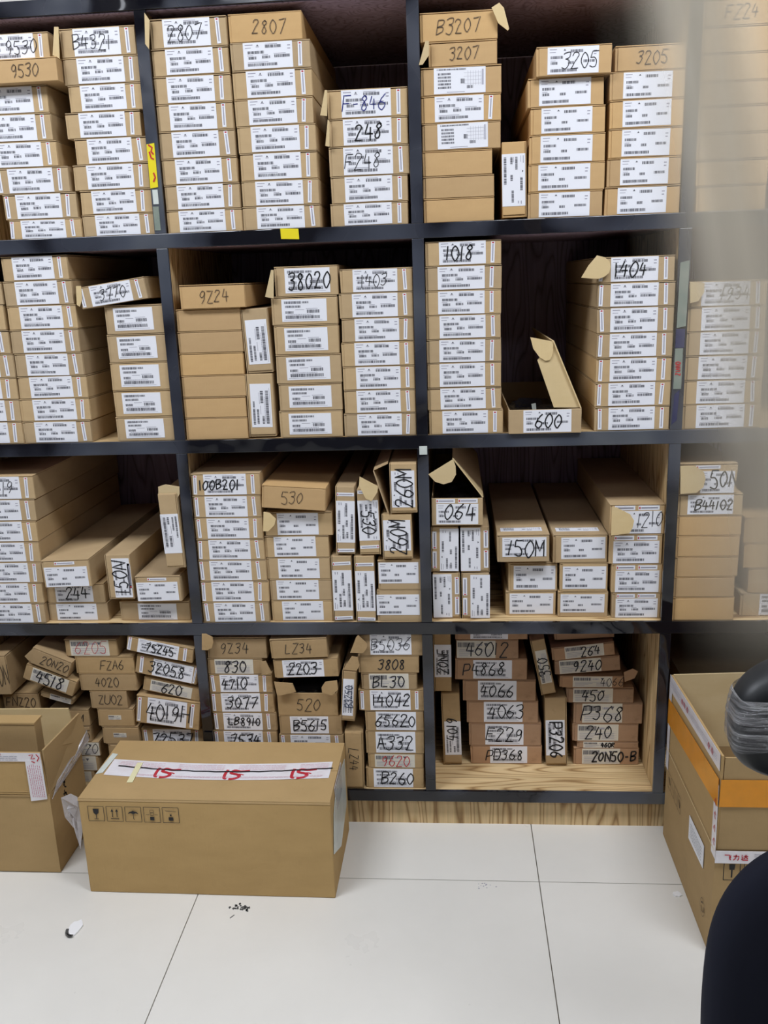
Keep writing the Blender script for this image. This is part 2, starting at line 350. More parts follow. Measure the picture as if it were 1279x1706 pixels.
# ------------------------------------------------------------------ stored boxes
# row, stack from the left, place from the top, stack height, centre x, base z, width, height, tilt in degrees, front y, depth, label kind, marker text, options
BOXES = [
(0,1,0,8,-0.8567,1.8627,0.1627,0.0542,0,0.004,0.55,'a','9530',{'tx':0.62}),
(0,1,1,8,-0.8355,1.815,0.1636,0.0473,0,-0.02,0.55,'p','9530',{'tx':0.56}),
(0,1,2,8,-0.8749,1.7589,0.1651,0.0557,0,0.004,0.55,'a','',{}),
(0,1,3,8,-0.8746,1.7025,0.1663,0.056,0,0.004,0.55,'a','',{}),
(0,1,4,8,-0.8698,1.6489,0.1673,0.0532,0,0.004,0.55,'a','',{}),
(0,1,5,8,-0.85,1.5946,0.1673,0.0539,0,0.004,0.55,'a','',{'L':2}),
(0,1,6,8,-0.8399,1.5399,0.1692,0.0543,0,0.004,0.55,'a','',{'L':2}),
(0,1,7,8,-0.8342,1.4976,0.1671,0.0419,0,0.004,0.55,'a','',{'L':2}),
(0,2,0,8,-0.6687,1.8629,0.165,0.0566,0,0.004,0.55,'a','B4321',{'fl':[[-0.0777,0.03,-0.0867,0.0305,-0.0972,-0.0234,-0.0832,-0.0307]],'tx':0.42}),
(0,2,1,8,-0.6675,1.8092,0.167,0.0533,0,0.004,0.55,'a','',{}),
(0,2,2,8,-0.665,1.7551,0.162,0.0537,0,0.004,0.55,'a','',{}),
(0,2,3,8,-0.6758,1.7021,0.1669,0.0526,0,0.004,0.55,'a','',{}),
(0,2,4,8,-0.665,1.6487,0.1616,0.053,0,0.004,0.55,'a','',{}),
(0,2,5,8,-0.6704,1.5953,0.1712,0.053,0,0.004,0.55,'a','',{}),
(0,2,6,8,-0.6652,1.5443,0.1623,0.0506,0,0.004,0.55,'a','',{}),
(0,2,7,8,-0.6661,1.4976,0.1642,0.0463,0,0.004,0.55,'a','',{}),
(0,3,0,8,-0.4715,1.8702,0.1644,0.0572,0,0.004,0.55,'a','2807',{'fl':[[-0.0776,0.0244,-0.087,0.0391,-0.0916,-0.0197,-0.0846,-0.0302]],'tx':0.45}),
(0,3,1,8,-0.4729,1.8168,0.1663,0.0531,0,0.004,0.55,'a','',{}),
(0,3,2,8,-0.4724,1.7622,0.1672,0.0542,0,0.004,0.55,'a','',{}),
(0,3,3,8,-0.4725,1.7075,0.1669,0.0543,0,0.004,0.55,'a','',{}),
(0,3,4,8,-0.4723,1.6524,0.1675,0.0547,0,0.004,0.55,'a','',{}),
(0,3,5,8,-0.4723,1.5987,0.1673,0.0533,0,0.004,0.55,'a','',{}),
(0,3,6,8,-0.4707,1.5459,0.1682,0.0524,0,0.004,0.55,'a','',{}),
(0,3,7,8,-0.4701,1.4976,0.1693,0.0479,0,0.004,0.55,'a','',{}),
(0,4,0,8,-0.3078,1.8737,0.1553,0.0543,0,0.004,0.55,'p','2807',{'tx':0.55}),
(0,4,1,8,-0.3004,1.8193,0.17,0.054,0,0.004,0.55,'a','',{}),
(0,4,2,8,-0.2996,1.7638,0.17,0.0551,0,0.004,0.55,'a','',{}),
(0,4,3,8,-0.3002,1.7102,0.1692,0.0532,0,0.004,0.55,'a','',{}),
(0,4,4,8,-0.2979,1.656,0.1708,0.0538,0,0.004,0.55,'a','',{}),
(0,4,5,8,-0.2972,1.5999,0.1683,0.0558,0,0.004,0.55,'a','',{}),
(0,4,6,8,-0.2973,1.5471,0.1699,0.0523,0,0.004,0.55,'a','',{}),
(0,4,7,8,-0.2981,1.4976,0.1719,0.0491,0,0.004,0.55,'a','',{}),
(0,5,0,5,-0.0998,1.7158,0.1705,0.0567,0,0.004,0.55,'a','F-846',{'c':'b','tx':0.46,'fl':[[-0.0831,0.027,-0.0879,0.0272,-0.1,-0.021,-0.0857,-0.0231]]}),
(0,5,1,5,-0.0992,1.6603,0.1678,0.0551,0,0.004,0.55,'a','248',{'b':1,'tx':0.5,'fl':[[-0.0815,0.0226,-0.085,0.0265,-0.0929,-0.0254,-0.0841,-0.0276]]}),
(0,5,2,5,-0.1004,1.6004,0.1728,0.0595,0,0.004,0.55,'a','F248',{'tx':0.42}),
(0,5,3,5,-0.1021,1.5452,0.1672,0.0549,0,0.004,0.55,'a','',{}),
(0,5,4,5,-0.1047,1.4976,0.1696,0.0472,0,0.004,0.55,'a','',{}),
(0,6,0,8,0.0941,1.8535,0.1601,0.055,0,0.004,0.55,'p','B3207',{'tx':0.5,'fl':[[0.0669,0.0275,0.0822,0.0356,0.0916,0.0255,0.1023,-0.0132,0.0993,-0.0165,0.0802,-0.0016]]}),
(0,6,1,8,0.1015,1.8062,0.1412,0.0469,0,0.004,0.55,'p','3207',{'tx':0.52,'fl':[[-0.0689,0.0239,-0.0759,0.0243,-0.0906,-0.02,-0.0828,-0.0197,-0.0695,-0.0026]]}),
(0,6,2,8,0.0978,1.7512,0.1677,0.0545,0,0.004,0.55,'d','',{'lu':(0.16,0.8)}),
(0,6,3,8,0.0972,1.6976,0.1665,0.0532,0,0.004,0.55,'a','',{}),
(0,6,4,8,0.0968,1.6432,0.1657,0.054,0,0.004,0.55,'d','',{'lu':(0.19,0.83)}),
(0,6,5,8,0.0879,1.5926,0.1478,0.0502,0,0.004,0.55,'p','',{}),
(0,6,6,8,0.0898,1.5472,0.1516,0.045,0,0.004,0.55,'p','',{}),
(0,6,7,8,0.0897,1.4976,0.1515,0.0492,0,0.004,0.55,'p','',{}),
(0,7,0,1,0.208,1.5021,0.0537,0.1525,0.62,0.004,0.55,'b','',{'rot':-1,'lu':(0.15,0.84),'lv':(0.04,0.95)}),
(0,8,0,6,0.3275,1.7744,0.1519,0.0554,0,-0.01,0.55,'b','3205',{'tx':0.58}),
(0,8,1,6,0.3138,1.7182,0.1556,0.0558,0,0.004,0.55,'b','',{}),
(0,8,2,6,0.3192,1.6646,0.154,0.0532,0,0.004,0.55,'b','',{}),
(0,8,3,6,0.3186,1.6076,0.1583,0.0566,0,0.004,0.55,'b','',{}),
(0,8,4,6,0.3181,1.5518,0.1596,0.0555,0,0.004,0.55,'b','',{}),
(0,8,5,6,0.3163,1.4976,0.1576,0.0538,0,0.004,0.55,'b','',{}),
(0,9,0,6,0.4843,1.7786,0.1435,0.0481,0,0.004,0.55,'p','3205',{'tx':0.52}),
(0,9,1,6,0.4798,1.7245,0.1523,0.0537,0,0.004,0.55,'b','',{'lu':(0.17,0.82)}),
(0,9,2,6,0.4804,1.6694,0.1513,0.0547,0,0.004,0.55,'b','',{'lu':(0.17,0.82)}),
(0,9,3,6,0.4803,1.6122,0.1514,0.0569,0,0.004,0.55,'b','',{'lu':(0.17,0.82)}),
(0,9,4,6,0.4796,1.5554,0.1528,0.0563,0,0.004,0.55,'b','',{'lu':(0.17,0.82)}),
(0,9,5,6,0.4778,1.4976,0.1564,0.0574,0,0.004,0.55,'b','',{'lu':(0.17,0.82)}),
(0,10,0,8,0.6523,1.8531,0.1366,0.0503,0,0.004,0.55,'p','FZ24',{'tx':0.56}),
(0,10,1,8,0.6542,1.8031,0.1404,0.0496,0,0.004,0.55,'p','',{}),
(0,10,2,8,0.6557,1.751,0.1433,0.0516,0,0.004,0.55,'p','',{}),
(0,10,3,8,0.6565,1.7044,0.145,0.0463,0,0.004,0.55,'p','',{}),
(0,10,4,8,0.6576,1.652,0.1472,0.052,0,0.004,0.55,'p','',{}),
(0,10,5,8,0.6592,1.6006,0.1489,0.0509,0,0.004,0.55,'p','',{}),
(0,10,6,8,0.6604,1.5498,0.1463,0.0504,0,0.004,0.55,'p','',{}),
(0,10,7,8,0.6608,1.4976,0.1428,0.0518,0,0.004,0.55,'p','',{}),
(1,1,0,7,-1.0409,1.3568,0.1702,0.051,0,0.004,0.55,'a','',{}),
(1,1,1,7,-1.0421,1.2995,0.1679,0.0569,0,0.004,0.55,'a','',{}),
(1,1,2,7,-1.0405,1.2456,0.1709,0.0535,0,0.004,0.55,'a','',{}),
(1,1,3,7,-1.0388,1.1903,0.1743,0.0549,0,0.004,0.55,'a','',{}),
(1,1,4,7,-1.0389,1.1386,0.1742,0.0513,0,0.004,0.55,'a','',{}),
(1,1,5,7,-1.0389,1.0859,0.1742,0.0523,0,0.004,0.55,'a','',{}),
(1,1,6,7,-1.0396,1.0327,0.1728,0.0528,0,0.004,0.55,'a','',{}),
(1,2,0,8,-0.871,1.4078,0.1556,0.0539,0,0.004,0.55,'a','',{}),
(1,2,1,8,-0.8702,1.3525,0.1629,0.055,0,0.004,0.55,'a','',{}),
(1,2,2,8,-0.8684,1.2986,0.1648,0.0535,0,0.004,0.55,'a','',{}),
(1,2,3,8,-0.8696,1.2443,0.1642,0.0539,0,0.004,0.55,'a','',{}),
(1,2,4,8,-0.8667,1.191,0.1637,0.0529,0,0.004,0.55,'a','',{}),
(1,2,5,8,-0.8655,1.1384,0.1679,0.0522,0,0.004,0.55,'a','',{}),
(1,2,6,8,-0.8663,1.0852,0.1701,0.0528,0,0.004,0.55,'a','',{}),
(1,2,7,8,-0.8682,1.0327,0.1673,0.0521,0,0.004,0.55,'a','',{}),
(1,3,0,6,-0.6899,1.3502,0.1577,0.0483,7.27,-0.005,0.55,'a','3770',{'L':2,'tx':0.5,'fl':[[-0.0681,0.0268,-0.0794,0.0286,-0.0881,-0.012,-0.0822,-0.0172,-0.0728,-0.0019]]}),
(1,3,1,6,-0.6524,1.2817,0.1368,0.0649,0,0.004,0.55,'c','',{'lu':(0.16,0.83),'lv':(0.12,0.9)}),
(1,3,2,6,-0.6529,1.2179,0.1377,0.0634,0,0.004,0.55,'c','',{'lu':(0.16,0.83),'lv':(0.12,0.9)}),
(1,3,3,6,-0.6533,1.1531,0.1385,0.0644,0,0.004,0.55,'c','',{'lu':(0.16,0.83),'lv':(0.12,0.9)}),
(1,3,4,6,-0.6529,1.0907,0.1378,0.062,0,0.004,0.55,'c','',{'lu':(0.16,0.83),'lv':(0.12,0.9)}),
(1,3,5,6,-0.6536,1.0327,0.1393,0.0576,0,0.004,0.55,'c','',{'lu':(0.16,0.83),'lv':(0.12,0.9)}),
(1,4,0,7,-0.4639,1.3331,0.1489,0.0528,0,-0.006,0.55,'p','9Z24',{'tx':0.52}),
(1,4,1,7,-0.4796,1.283,0.1491,0.0497,0,0.004,0.55,'p','',{}),
(1,4,2,7,-0.4799,1.2343,0.1512,0.0484,0,0.004,0.55,'p','',{}),
(1,4,3,7,-0.4811,1.1829,0.1498,0.051,0,0.004,0.55,'p','',{}),
(1,4,4,7,-0.4805,1.1329,0.1509,0.0496,0,0.004,0.55,'p','',{}),
(1,4,5,7,-0.4819,1.0846,0.1482,0.0479,0,0.004,0.55,'p','',{}),
(1,4,6,7,-0.4818,1.0327,0.1484,0.0515,0,0.004,0.55,'p','',{}),
(1,5,0,2,-0.3684,1.1848,0.063,0.1444,1.9,0.004,0.55,'c','',{'rot':1,'lu':(0.15,0.84),'lv':(0.12,0.9)}),
(1,5,1,2,-0.3721,1.0363,0.0652,0.1464,0.08,0.004,0.55,'c','',{'rot':1,'lu':(0.15,0.84),'lv':(0.12,0.86)}),
(1,6,0,6,-0.2512,1.3536,0.1427,0.0644,0,0.004,0.55,'c','38020',{'lu':(0.16,0.87),'lv':(0.1,0.93),'b':1,'tx':0.55,'fl':[[-0.0696,0.0257,-0.0754,0.0259,-0.0927,-0.0316,-0.0738,-0.0355]]}),
(1,6,1,6,-0.2587,1.2903,0.1498,0.0629,0,0.004,0.55,'c','',{'lu':(0.16,0.84),'lv':(0.12,0.9)}),
(1,6,2,6,-0.2576,1.2245,0.1471,0.0654,0,0.004,0.55,'c','',{'lu':(0.16,0.83),'lv':(0.12,0.9)}),
(1,6,3,6,-0.2565,1.1586,0.1502,0.0655,0,0.004,0.55,'c','',{'lu':(0.16,0.83),'lv':(0.12,0.9)}),
(1,6,4,6,-0.256,1.0956,0.147,0.0626,0,0.004,0.55,'c','',{'lu':(0.16,0.83),'lv':(0.12,0.9)}),
(1,6,5,6,-0.2583,1.0327,0.1477,0.0625,0,0.004,0.55,'c','',{'lu':(0.16,0.83),'lv':(0.12,0.9)}),
(1,7,0,7,-0.0946,1.3556,0.1613,0.0519,0,0.004,0.55,'a','1403',{'tx':0.47}),
(1,7,1,7,-0.0969,1.3006,0.1657,0.0546,0,0.004,0.55,'a','',{}),
(1,7,2,7,-0.0953,1.2478,0.1625,0.0524,0,0.004,0.55,'a','',{}),
(1,7,3,7,-0.0965,1.1932,0.1651,0.0542,0,0.004,0.55,'a','',{}),
(1,7,4,7,-0.0964,1.1398,0.1647,0.053,0,0.004,0.55,'a','',{}),
(1,7,5,7,-0.0961,1.0857,0.1643,0.0537,0,0.004,0.55,'a','',{}),
(1,7,6,7,-0.0974,1.0327,0.1668,0.0526,0,0.004,0.55,'a','',{}),
(1,8,0,8,0.0979,1.4067,0.1654,0.0517,0,0.004,0.55,'a','1018',{'tx':0.45,'b':1}),
(1,8,1,8,0.0978,1.3543,0.1675,0.0519,0,0.004,0.55,'a','',{}),
(1,8,2,8,0.0973,1.3013,0.1666,0.0527,0,0.004,0.55,'a','',{}),
(1,8,3,8,0.0968,1.2484,0.1656,0.0525,0,0.004,0.55,'a','',{}),
(1,8,4,8,0.0972,1.1957,0.1665,0.0523,0,0.004,0.55,'a','',{}),
(1,8,5,8,0.0972,1.1399,0.1665,0.0554,0,0.004,0.55,'a','',{}),
(1,8,6,8,0.0972,1.0885,0.1664,0.051,0,0.004,0.55,'a','',{}),
(1,8,7,8,0.0999,1.0327,0.1687,0.0554,0,0.004,0.55,'a','',{}),
(1,9,0,1,0.2777,1.0327,0.1622,0.0559,0,-0.012,0.55,'b','600',{'lu':(0.2,0.86),'b':1,'tx':0.55,'open':1,'ld':[[0.0805,0.0281,0.0175,0.1783]],'fl':[[0.0196,0.0301,0.0805,0.0286,0.0175,0.1769,-0.018,0.1364],[-0.0342,0.1876,0.0166,0.1764,0.0151,0.1516,0.0098,0.137,-0.0004,0.135,-0.0135,0.1432,-0.0275,0.1621]]}),
(1,10,0,7,0.4704,1.3585,0.1636,0.0542,0,0.004,0.55,'a','1404',{'L':2,'b':1,'tx':0.43,'fl':[[-0.0858,0.0312,-0.0699,0.0271,-0.0593,0.0184,-0.0563,0.0064,-0.0595,-0.0059,-0.0688,-0.0136,-0.08,-0.0176,-0.0981,-0.0165,-0.1185,-0.0141,-0.1033,0.0111]]}),
(1,10,1,7,0.473,1.3059,0.1659,0.0522,0,0.004,0.55,'a','',{'L':2}),
(1,10,2,7,0.4733,1.2507,0.1654,0.0548,0,0.004,0.55,'a','',{'L':2}),
(1,10,3,7,0.4736,1.1967,0.1649,0.0537,0,0.004,0.55,'a','',{'L':2}),
(1,10,4,7,0.4733,1.1423,0.1653,0.054,0,0.004,0.55,'a','',{'L':2}),
(1,10,5,7,0.4729,1.0876,0.1662,0.0543,0,0.004,0.55,'a','',{'L':2}),
(1,10,6,7,0.4731,1.0327,0.1657,0.0545,0,0.004,0.55,'a','',{'L':2}),
(1,11,0,6,0.6669,1.301,0.1657,0.0535,0,0.004,0.55,'a','1934',{'tx':0.6,'fl':[[-0.0837,0.0268,-0.053,0.0243,-0.0533,0.0036,-0.0643,-0.0138,-0.0814,-0.0177]]}),
(1,11,1,6,0.6674,1.2481,0.1667,0.0526,0,0.004,0.55,'a','',{}),
(1,11,2,6,0.6682,1.1959,0.1685,0.0518,0,0.004,0.55,'a','',{}),
(1,11,3,6,0.6692,1.1421,0.1694,0.0534,0,0.004,0.55,'a','',{}),
(1,11,4,6,0.6687,1.0882,0.1693,0.0535,0,0.004,0.55,'a','',{}),
(1,11,5,6,0.6691,1.0327,0.1702,0.0551,0,0.004,0.55,'a','',{}),
(2,1,0,7,-1.0326,0.8951,0.1768,0.0589,0,0.004,0.55,'a','19',{'tx':0.62}),
(2,1,1,7,-1.0372,0.8406,0.1776,0.0541,0,0.004,0.55,'a','',{}),
(2,1,2,7,-1.0391,0.7868,0.1738,0.0534,0,0.004,0.55,'a','',{}),
(2,1,3,7,-1.0394,0.7343,0.1732,0.0521,0,0.004,0.55,'a','',{}),
(2,1,4,7,-1.0397,0.6801,0.1725,0.0537,0,0.004,0.55,'a','',{}),
(2,1,5,7,-1.0426,0.6263,0.1668,0.0535,0,0.004,0.55,'a','',{}),
(2,1,6,7,-1.0437,0.5721,0.1646,0.0538,0,0.004,0.55,'a','',{}),
(2,2,0,3,-0.8835,0.6736,0.1216,0.0704,1.86,-0.012,0.56,'b','',{'lu':(0.05,0.95),'lv':(0.03,0.75),'hs':1}),
(2,2,1,3,-0.883,0.6197,0.1516,0.0521,0,0.02,0.55,'b','244',{'lu':(0.16,0.8),'tx':0.52,'b':1}),
(2,2,2,3,-0.8815,0.5721,0.1562,0.0472,0,0.02,0.55,'b','',{'lu':(0.14,0.81)}),
(2,3,0,1,-0.7547,0.6359,0.0658,0.1167,0.47,0,0.56,'b','150N',{'rot':1,'lu':(0.05,0.92),'lv':(0.25,0.92),'vs':1,'ro':0,'b':1}),
(2,4,0,3,-0.6081,0.7206,0.0483,0.1858,1.57,-0.012,0.3,'c','',{'rot':-1,'lu':(0.27,0.8),'lv':(0.05,0.95),'fl':[[-0.0191,0.1102,-0.0011,0.1149,0.0323,0.1079,0.0306,0.0905,0.0099,0.0567,-0.0066,0.0541,-0.0218,0.079]]}),
(2,4,1,3,-0.6591,0.6317,0.1134,0.0658,0.61,-0.005,0.5,'b','',{'lu':(0.03,0.95),'lv':(0.03,0.76),'hs':1}),
(2,4,2,3,-0.683,0.5721,0.1799,0.0503,0,0.02,0.55,'c','',{'lu':(0.27,0.82),'lv':(0.05,0.9)}),
(2,5,0,7,-0.4713,0.8965,0.1674,0.0539,0,0.004,0.55,'a','100B201',{'L':2,'b':1,'tx':0.4}),
(2,5,1,7,-0.4725,0.842,0.167,0.0541,0,0.004,0.55,'a','',{'L':2}),
(2,5,2,7,-0.4725,0.7877,0.1669,0.0539,0,0.004,0.55,'a','',{'L':2}),
(2,5,3,7,-0.4727,0.7347,0.1665,0.0526,0,0.004,0.55,'a','',{'L':2}),
(2,5,4,7,-0.4719,0.6806,0.1681,0.0537,0,0.004,0.55,'a','',{'L':2}),
(2,5,5,7,-0.4709,0.6258,0.1702,0.0544,0,0.004,0.55,'a','',{'L':2}),
(2,5,6,7,-0.4722,0.5721,0.1675,0.0533,0,0.004,0.55,'a','',{'L':2}),
(2,6,0,6,-0.3093,0.8636,0.1523,0.0558,-4.14,-0.012,0.55,'p','530',{'tx':0.48}),
(2,6,1,6,-0.3031,0.7924,0.1639,0.0588,0,0.01,0.55,'b','',{'lu':(0.19,0.8),'fl':[[-0.0794,0.0355,-0.0652,0.0328,-0.0509,0.0179,-0.0552,0.0032,-0.0707,-0.0124,-0.0838,-0.0122]]}),
(2,6,2,6,-0.3106,0.7372,0.1569,0.0548,0,0.01,0.55,'b','',{'lu':(0.15,0.8)}),
(2,6,3,6,-0.3095,0.6817,0.1559,0.055,0,0.01,0.55,'b','',{'lu':(0.18,0.83)}),
(2,6,4,6,-0.3072,0.6266,0.1535,0.0547,0,0.01,0.55,'b','',{'lu':(0.12,0.8)}),
(2,6,5,6,-0.3073,0.5721,0.152,0.0541,0,0.01,0.55,'b','',{'lu':(0.17,0.84)}),
(2,7,0,2,-0.1906,0.7461,0.0478,0.1674,-1.83,0.004,0.55,'a','',{'rot':1,'L':3}),
(2,7,1,2,-0.2035,0.5725,0.0508,0.1687,-0.27,0.004,0.55,'a','',{'rot':1,'L':3}),
(2,8,0,2,-0.133,0.7445,0.0524,0.1608,0.45,0.004,0.55,'a','530',{'rot':-1,'L':3,'b':1,'fl':[[-0.0147,0.1144,0.0276,0.0899,0.0252,0.0756,0.0109,0.0543,-0.0029,0.0617,-0.017,0.093]]}),
(2,8,1,2,-0.1477,0.5725,0.0501,0.1681,-0.27,0.004,0.55,'a','',{'rot':1,'L':3}),
(2,9,0,4,-0.0466,0.8493,0.0648,0.119,-0.06,-0.006,0.55,'b','260M',{'rot':1,'lu':(0.12,0.86),'lv':(0.06,0.9),'b':1,'ld':[[-0.0376,-0.058,-0.0683,0.0438],[-0.0683,0.0447,-0.0355,0.0595]]}),
(2,9,1,4,-0.0644,0.7343,0.0733,0.1111,0.16,-0.002,0.55,'b','260M',{'rot':1,'lu':(0.2,0.88),'lv':(0.04,0.92),'b':1}),
(2,9,2,4,-0.0631,0.654,0.1058,0.0747,0,0.006,0.55,'b','',{'lu':(0.03,0.94),'lv':(0.22,0.93)}),
(2,9,3,4,-0.0655,0.5721,0.1098,0.0815,0,0.006,0.55,'b','',{'lu':(0.0,0.95),'lv':(0.2,0.85)}),
(2,10,0,5,0.0771,0.8133,0.1204,0.0678,-0.3,0.008,0.55,'b','064',{'lu':(0.08,0.9),'lv':(0.05,0.78),'ts':2,'b':1,'tx':0.55,'open':1,'ld':[[0.0616,0.0352,-0.0084,0.1292]],'fl':[[-0.0084,0.1292,-0.0029,0.1125,-0.0022,0.0928,-0.0121,0.0757,-0.0315,0.0701,-0.0507,0.0764,-0.0658,0.094]]}),
(2,10,1,5,0.0468,0.6935,0.0663,0.1134,-0.54,0.02,0.55,'b','',{'rot':1,'L':4}),
(2,10,2,5,0.1181,0.6918,0.0694,0.1147,0.33,0.02,0.55,'b','',{'rot':-1,'L':4}),
(2,10,3,5,0.048,0.5721,0.0673,0.1186,0,0.02,0.55,'b','',{'rot':-1,'L':4}),
(2,10,4,5,0.1201,0.5721,0.0689,0.1179,0,0.02,0.55,'b','',{'rot':1,'L':4}),
(2,11,0,3,0.2332,0.7184,0.1237,0.0682,0.36,0.015,0.55,'b','150M',{'lu':(0.1,0.94),'lv':(0.2,0.9),'b':1,'tx':0.55,'top':1}),
(2,11,1,3,0.2578,0.6344,0.1177,0.0735,0,0.04,0.55,'b','',{'lu':(0.1,0.95),'lv':(0.08,0.9)}),
(2,11,2,3,0.2536,0.5721,0.1212,0.0619,0,0.04,0.55,'b','',{'lu':(0.08,0.95),'lv':(0.08,0.93)}),
(2,12,0,3,0.3685,0.7103,0.1277,0.0701,0,0.03,0.55,'b','',{'lu':(0.14,0.95),'lv':(0.14,0.9),'top':1}),
(2,12,1,3,0.3787,0.6371,0.1136,0.0729,0,0.03,0.55,'b','',{'lu':(0.05,0.95),'lv':(0.1,0.88)}),
(2,12,2,3,0.3778,0.5721,0.1195,0.0646,0,0.03,0.55,'b','',{'lu':(0.05,0.93),'lv':(0.18,0.9)}),
(2,13,0,4,0.4966,0.7827,0.1265,0.0725,0,0.02,0.55,'b','1210',{'lu':(0.2,0.95),'lv':(0.03,0.78),'ts':2,'tx':0.74,'fl':[[-0.0635,0.0375,-0.0525,0.0363,-0.0212,0.0194,-0.0121,0.0042,-0.0152,-0.0133,-0.0219,-0.0258,-0.0633,-0.0304]]}),
(2,13,1,4,0.4965,0.7092,0.1221,0.073,0,0.02,0.55,'a','',{'lu':(0.08,0.95),'lv':(0.03,0.78),'ts':2}),
(2,13,2,4,0.5012,0.6366,0.1173,0.0722,0,0.02,0.55,'a','',{'lu':(0.08,0.95),'lv':(0.03,0.78),'ts':2}),
(2,13,3,4,0.5029,0.5721,0.1137,0.0641,0,0.02,0.55,'a','',{'lu':(0.08,0.95),'lv':(0.03,0.78),'ts':2}),
(2,14,0,7,0.6489,0.8818,0.1298,0.0711,0,0.004,0.55,'b','50N',{'lu':(0.38,0.96),'lv':(0.03,0.75),'hs':1,'b':1,'tx':0.8,'fl':[[-0.0654,0.0333,-0.0308,0.031,-0.0129,0.0176,-0.0089,0.0027,-0.0125,-0.017,-0.0275,-0.03,-0.0628,-0.0321]]}),
(2,14,1,7,0.6569,0.8298,0.1458,0.0516,0,0.004,0.55,'b','B44102',{'lu':(0.16,0.86),'lv':(0.08,0.96),'b':1,'tx':0.56}),
(2,14,2,7,0.6573,0.7826,0.1466,0.0468,0,0.004,0.55,'p','',{}),
(2,14,3,7,0.6567,0.7313,0.1454,0.0509,0,0.004,0.55,'p','',{}),
(2,14,4,7,0.6568,0.6815,0.1456,0.0494,0,0.004,0.55,'p','',{}),
(2,14,5,7,0.6543,0.6304,0.1405,0.0508,0,0.004,0.55,'p','',{}),
(2,14,6,7,0.6554,0.5721,0.1428,0.0579,0,0.004,0.55,'p','',{}),
(2,15,0,4,0.8081,0.7545,0.1236,0.0624,0,0.03,0.55,'p','',{}),
(2,15,1,4,0.8121,0.6928,0.1258,0.0613,0,0.03,0.55,'p','',{}),
(2,15,2,4,0.8236,0.6303,0.1196,0.0621,0,0.03,0.55,'p','',{}),
(2,15,3,4,0.8138,0.5721,0.1297,0.0578,0,0.03,0.55,'c','',{'lu':(0.35,0.9)}),
(3,1,0,6,-1.098,0.3803,0.0489,0.109,1.9,-0.01,0.5,'p','20N',{'tx':0.8}),
(3,1,1,6,-1.0684,0.3198,0.0974,0.052,0,0.02,0.55,'p','FNZ20',{'tx':0.5}),
(3,1,2,6,-1.076,0.2673,0.098,0.052,0,0.02,0.55,'p','',{}),
(3,1,3,6,-1.0827,0.2149,0.0941,0.052,0,0.02,0.55,'p','',{}),
(3,1,4,6,-1.0864,0.1624,0.0868,0.052,0,0.02,0.55,'p','',{}),
(3,1,5,6,-1.09,0.11,0.0795,0.052,0,0.02,0.55,'p','',{}),
(3,2,0,8,-0.9693,0.449,0.1065,0.0449,-23.71,-0.008,0.55,'p','20N20',{'tx':0.62,'fl':[[-0.051,0.022,-0.0463,0.0166,-0.0374,0.0008,-0.0429,-0.0149,-0.0545,-0.018,-0.0672,-0.0107]]}),
(3,2,1,8,-0.9787,0.3978,0.1358,0.0453,-22.23,-0.004,0.55,'e','4518',{'lu':(0.13,0.85),'lv':(0.1,0.9),'b':1,'tx':0.5}),
(3,2,2,8,-0.9677,0.3542,0.0864,0.0163,-16.52,0.01,0.55,'e','',{'lu':(0.3,0.95)}),
(3,2,3,8,-0.9438,0.2767,0.1091,0.047,0,0.02,0.55,'p','M',{'tx':0.8}),
(3,2,4,8,-0.9483,0.2304,0.1128,0.0459,0,0.02,0.55,'p','N15',{'tx':0.83}),
(3,2,5,8,-0.9415,0.1888,0.1384,0.0413,0,0.02,0.55,'e','0T20',{'lu':(0.3,0.98),'tx':0.7}),
(3,2,6,8,-0.9511,0.1437,0.14,0.0447,0,0.02,0.55,'e','',{'lu':(0.3,0.95)}),
(3,2,7,8,-0.9641,0.11,0.1339,0.0333,0,0.02,0.55,'e','',{'lu':(0.3,0.95)}),
(3,3,0,9,-0.8569,0.4783,0.1367,0.0465,0,0.01,0.55,'e','6205',{'lu':(0.1,0.84),'c':'r','tx':0.5}),
(3,3,1,9,-0.8257,0.4306,0.1548,0.0473,0,0.01,0.55,'p','FZA6',{'tx':0.62}),
(3,3,2,9,-0.8229,0.3823,0.151,0.0479,0,0.01,0.55,'p','4020',{'tx':0.48}),
(3,3,3,9,-0.8272,0.3322,0.0992,0.0497,0,0.01,0.55,'p','ZU02',{'tx':0.55}),
(3,3,4,9,-0.8143,0.2815,0.097,0.0503,0,0.01,0.55,'p','',{'ts':3}),
(3,3,5,9,-0.8062,0.2302,0.0988,0.0509,0,0.01,0.55,'p','',{'ts':3}),
(3,3,6,9,-0.8011,0.1901,0.088,0.0397,0,0.01,0.55,'p','',{}),
(3,3,7,9,-0.8039,0.1501,0.0882,0.0397,0,0.01,0.55,'p','',{}),
(3,3,8,9,-0.8071,0.11,0.0877,0.0397,0,0.01,0.55,'p','',{}),
(3,4,0,8,-0.6776,0.4827,0.1708,0.0396,-12.73,-0.002,0.55,'a','75245',{'L':2,'b':1,'tx':0.5}),
(3,4,1,8,-0.6697,0.4184,0.1605,0.0512,-12.79,0.006,0.55,'a','32058',{'lu':(0.28,0.93),'b':1,'tx':0.5,'vsl':1}),
(3,4,2,8,-0.6621,0.3678,0.1507,0.038,-12.96,0.012,0.55,'e','620',{'lu':(0.13,0.85),'lv':(0.1,0.9),'b':1}),
(3,4,3,8,-0.6776,0.2852,0.1671,0.0776,-8.01,0.004,0.55,'a','4019H',{'L':2,'b':1,'tx':0.5}),
(3,4,4,8,-0.6721,0.2095,0.1649,0.0605,0,0.02,0.55,'a','72537',{'L':2,'b':1}),
(3,4,5,8,-0.6741,0.1763,0.1651,0.0328,0,0.02,0.55,'a','',{'L':2}),
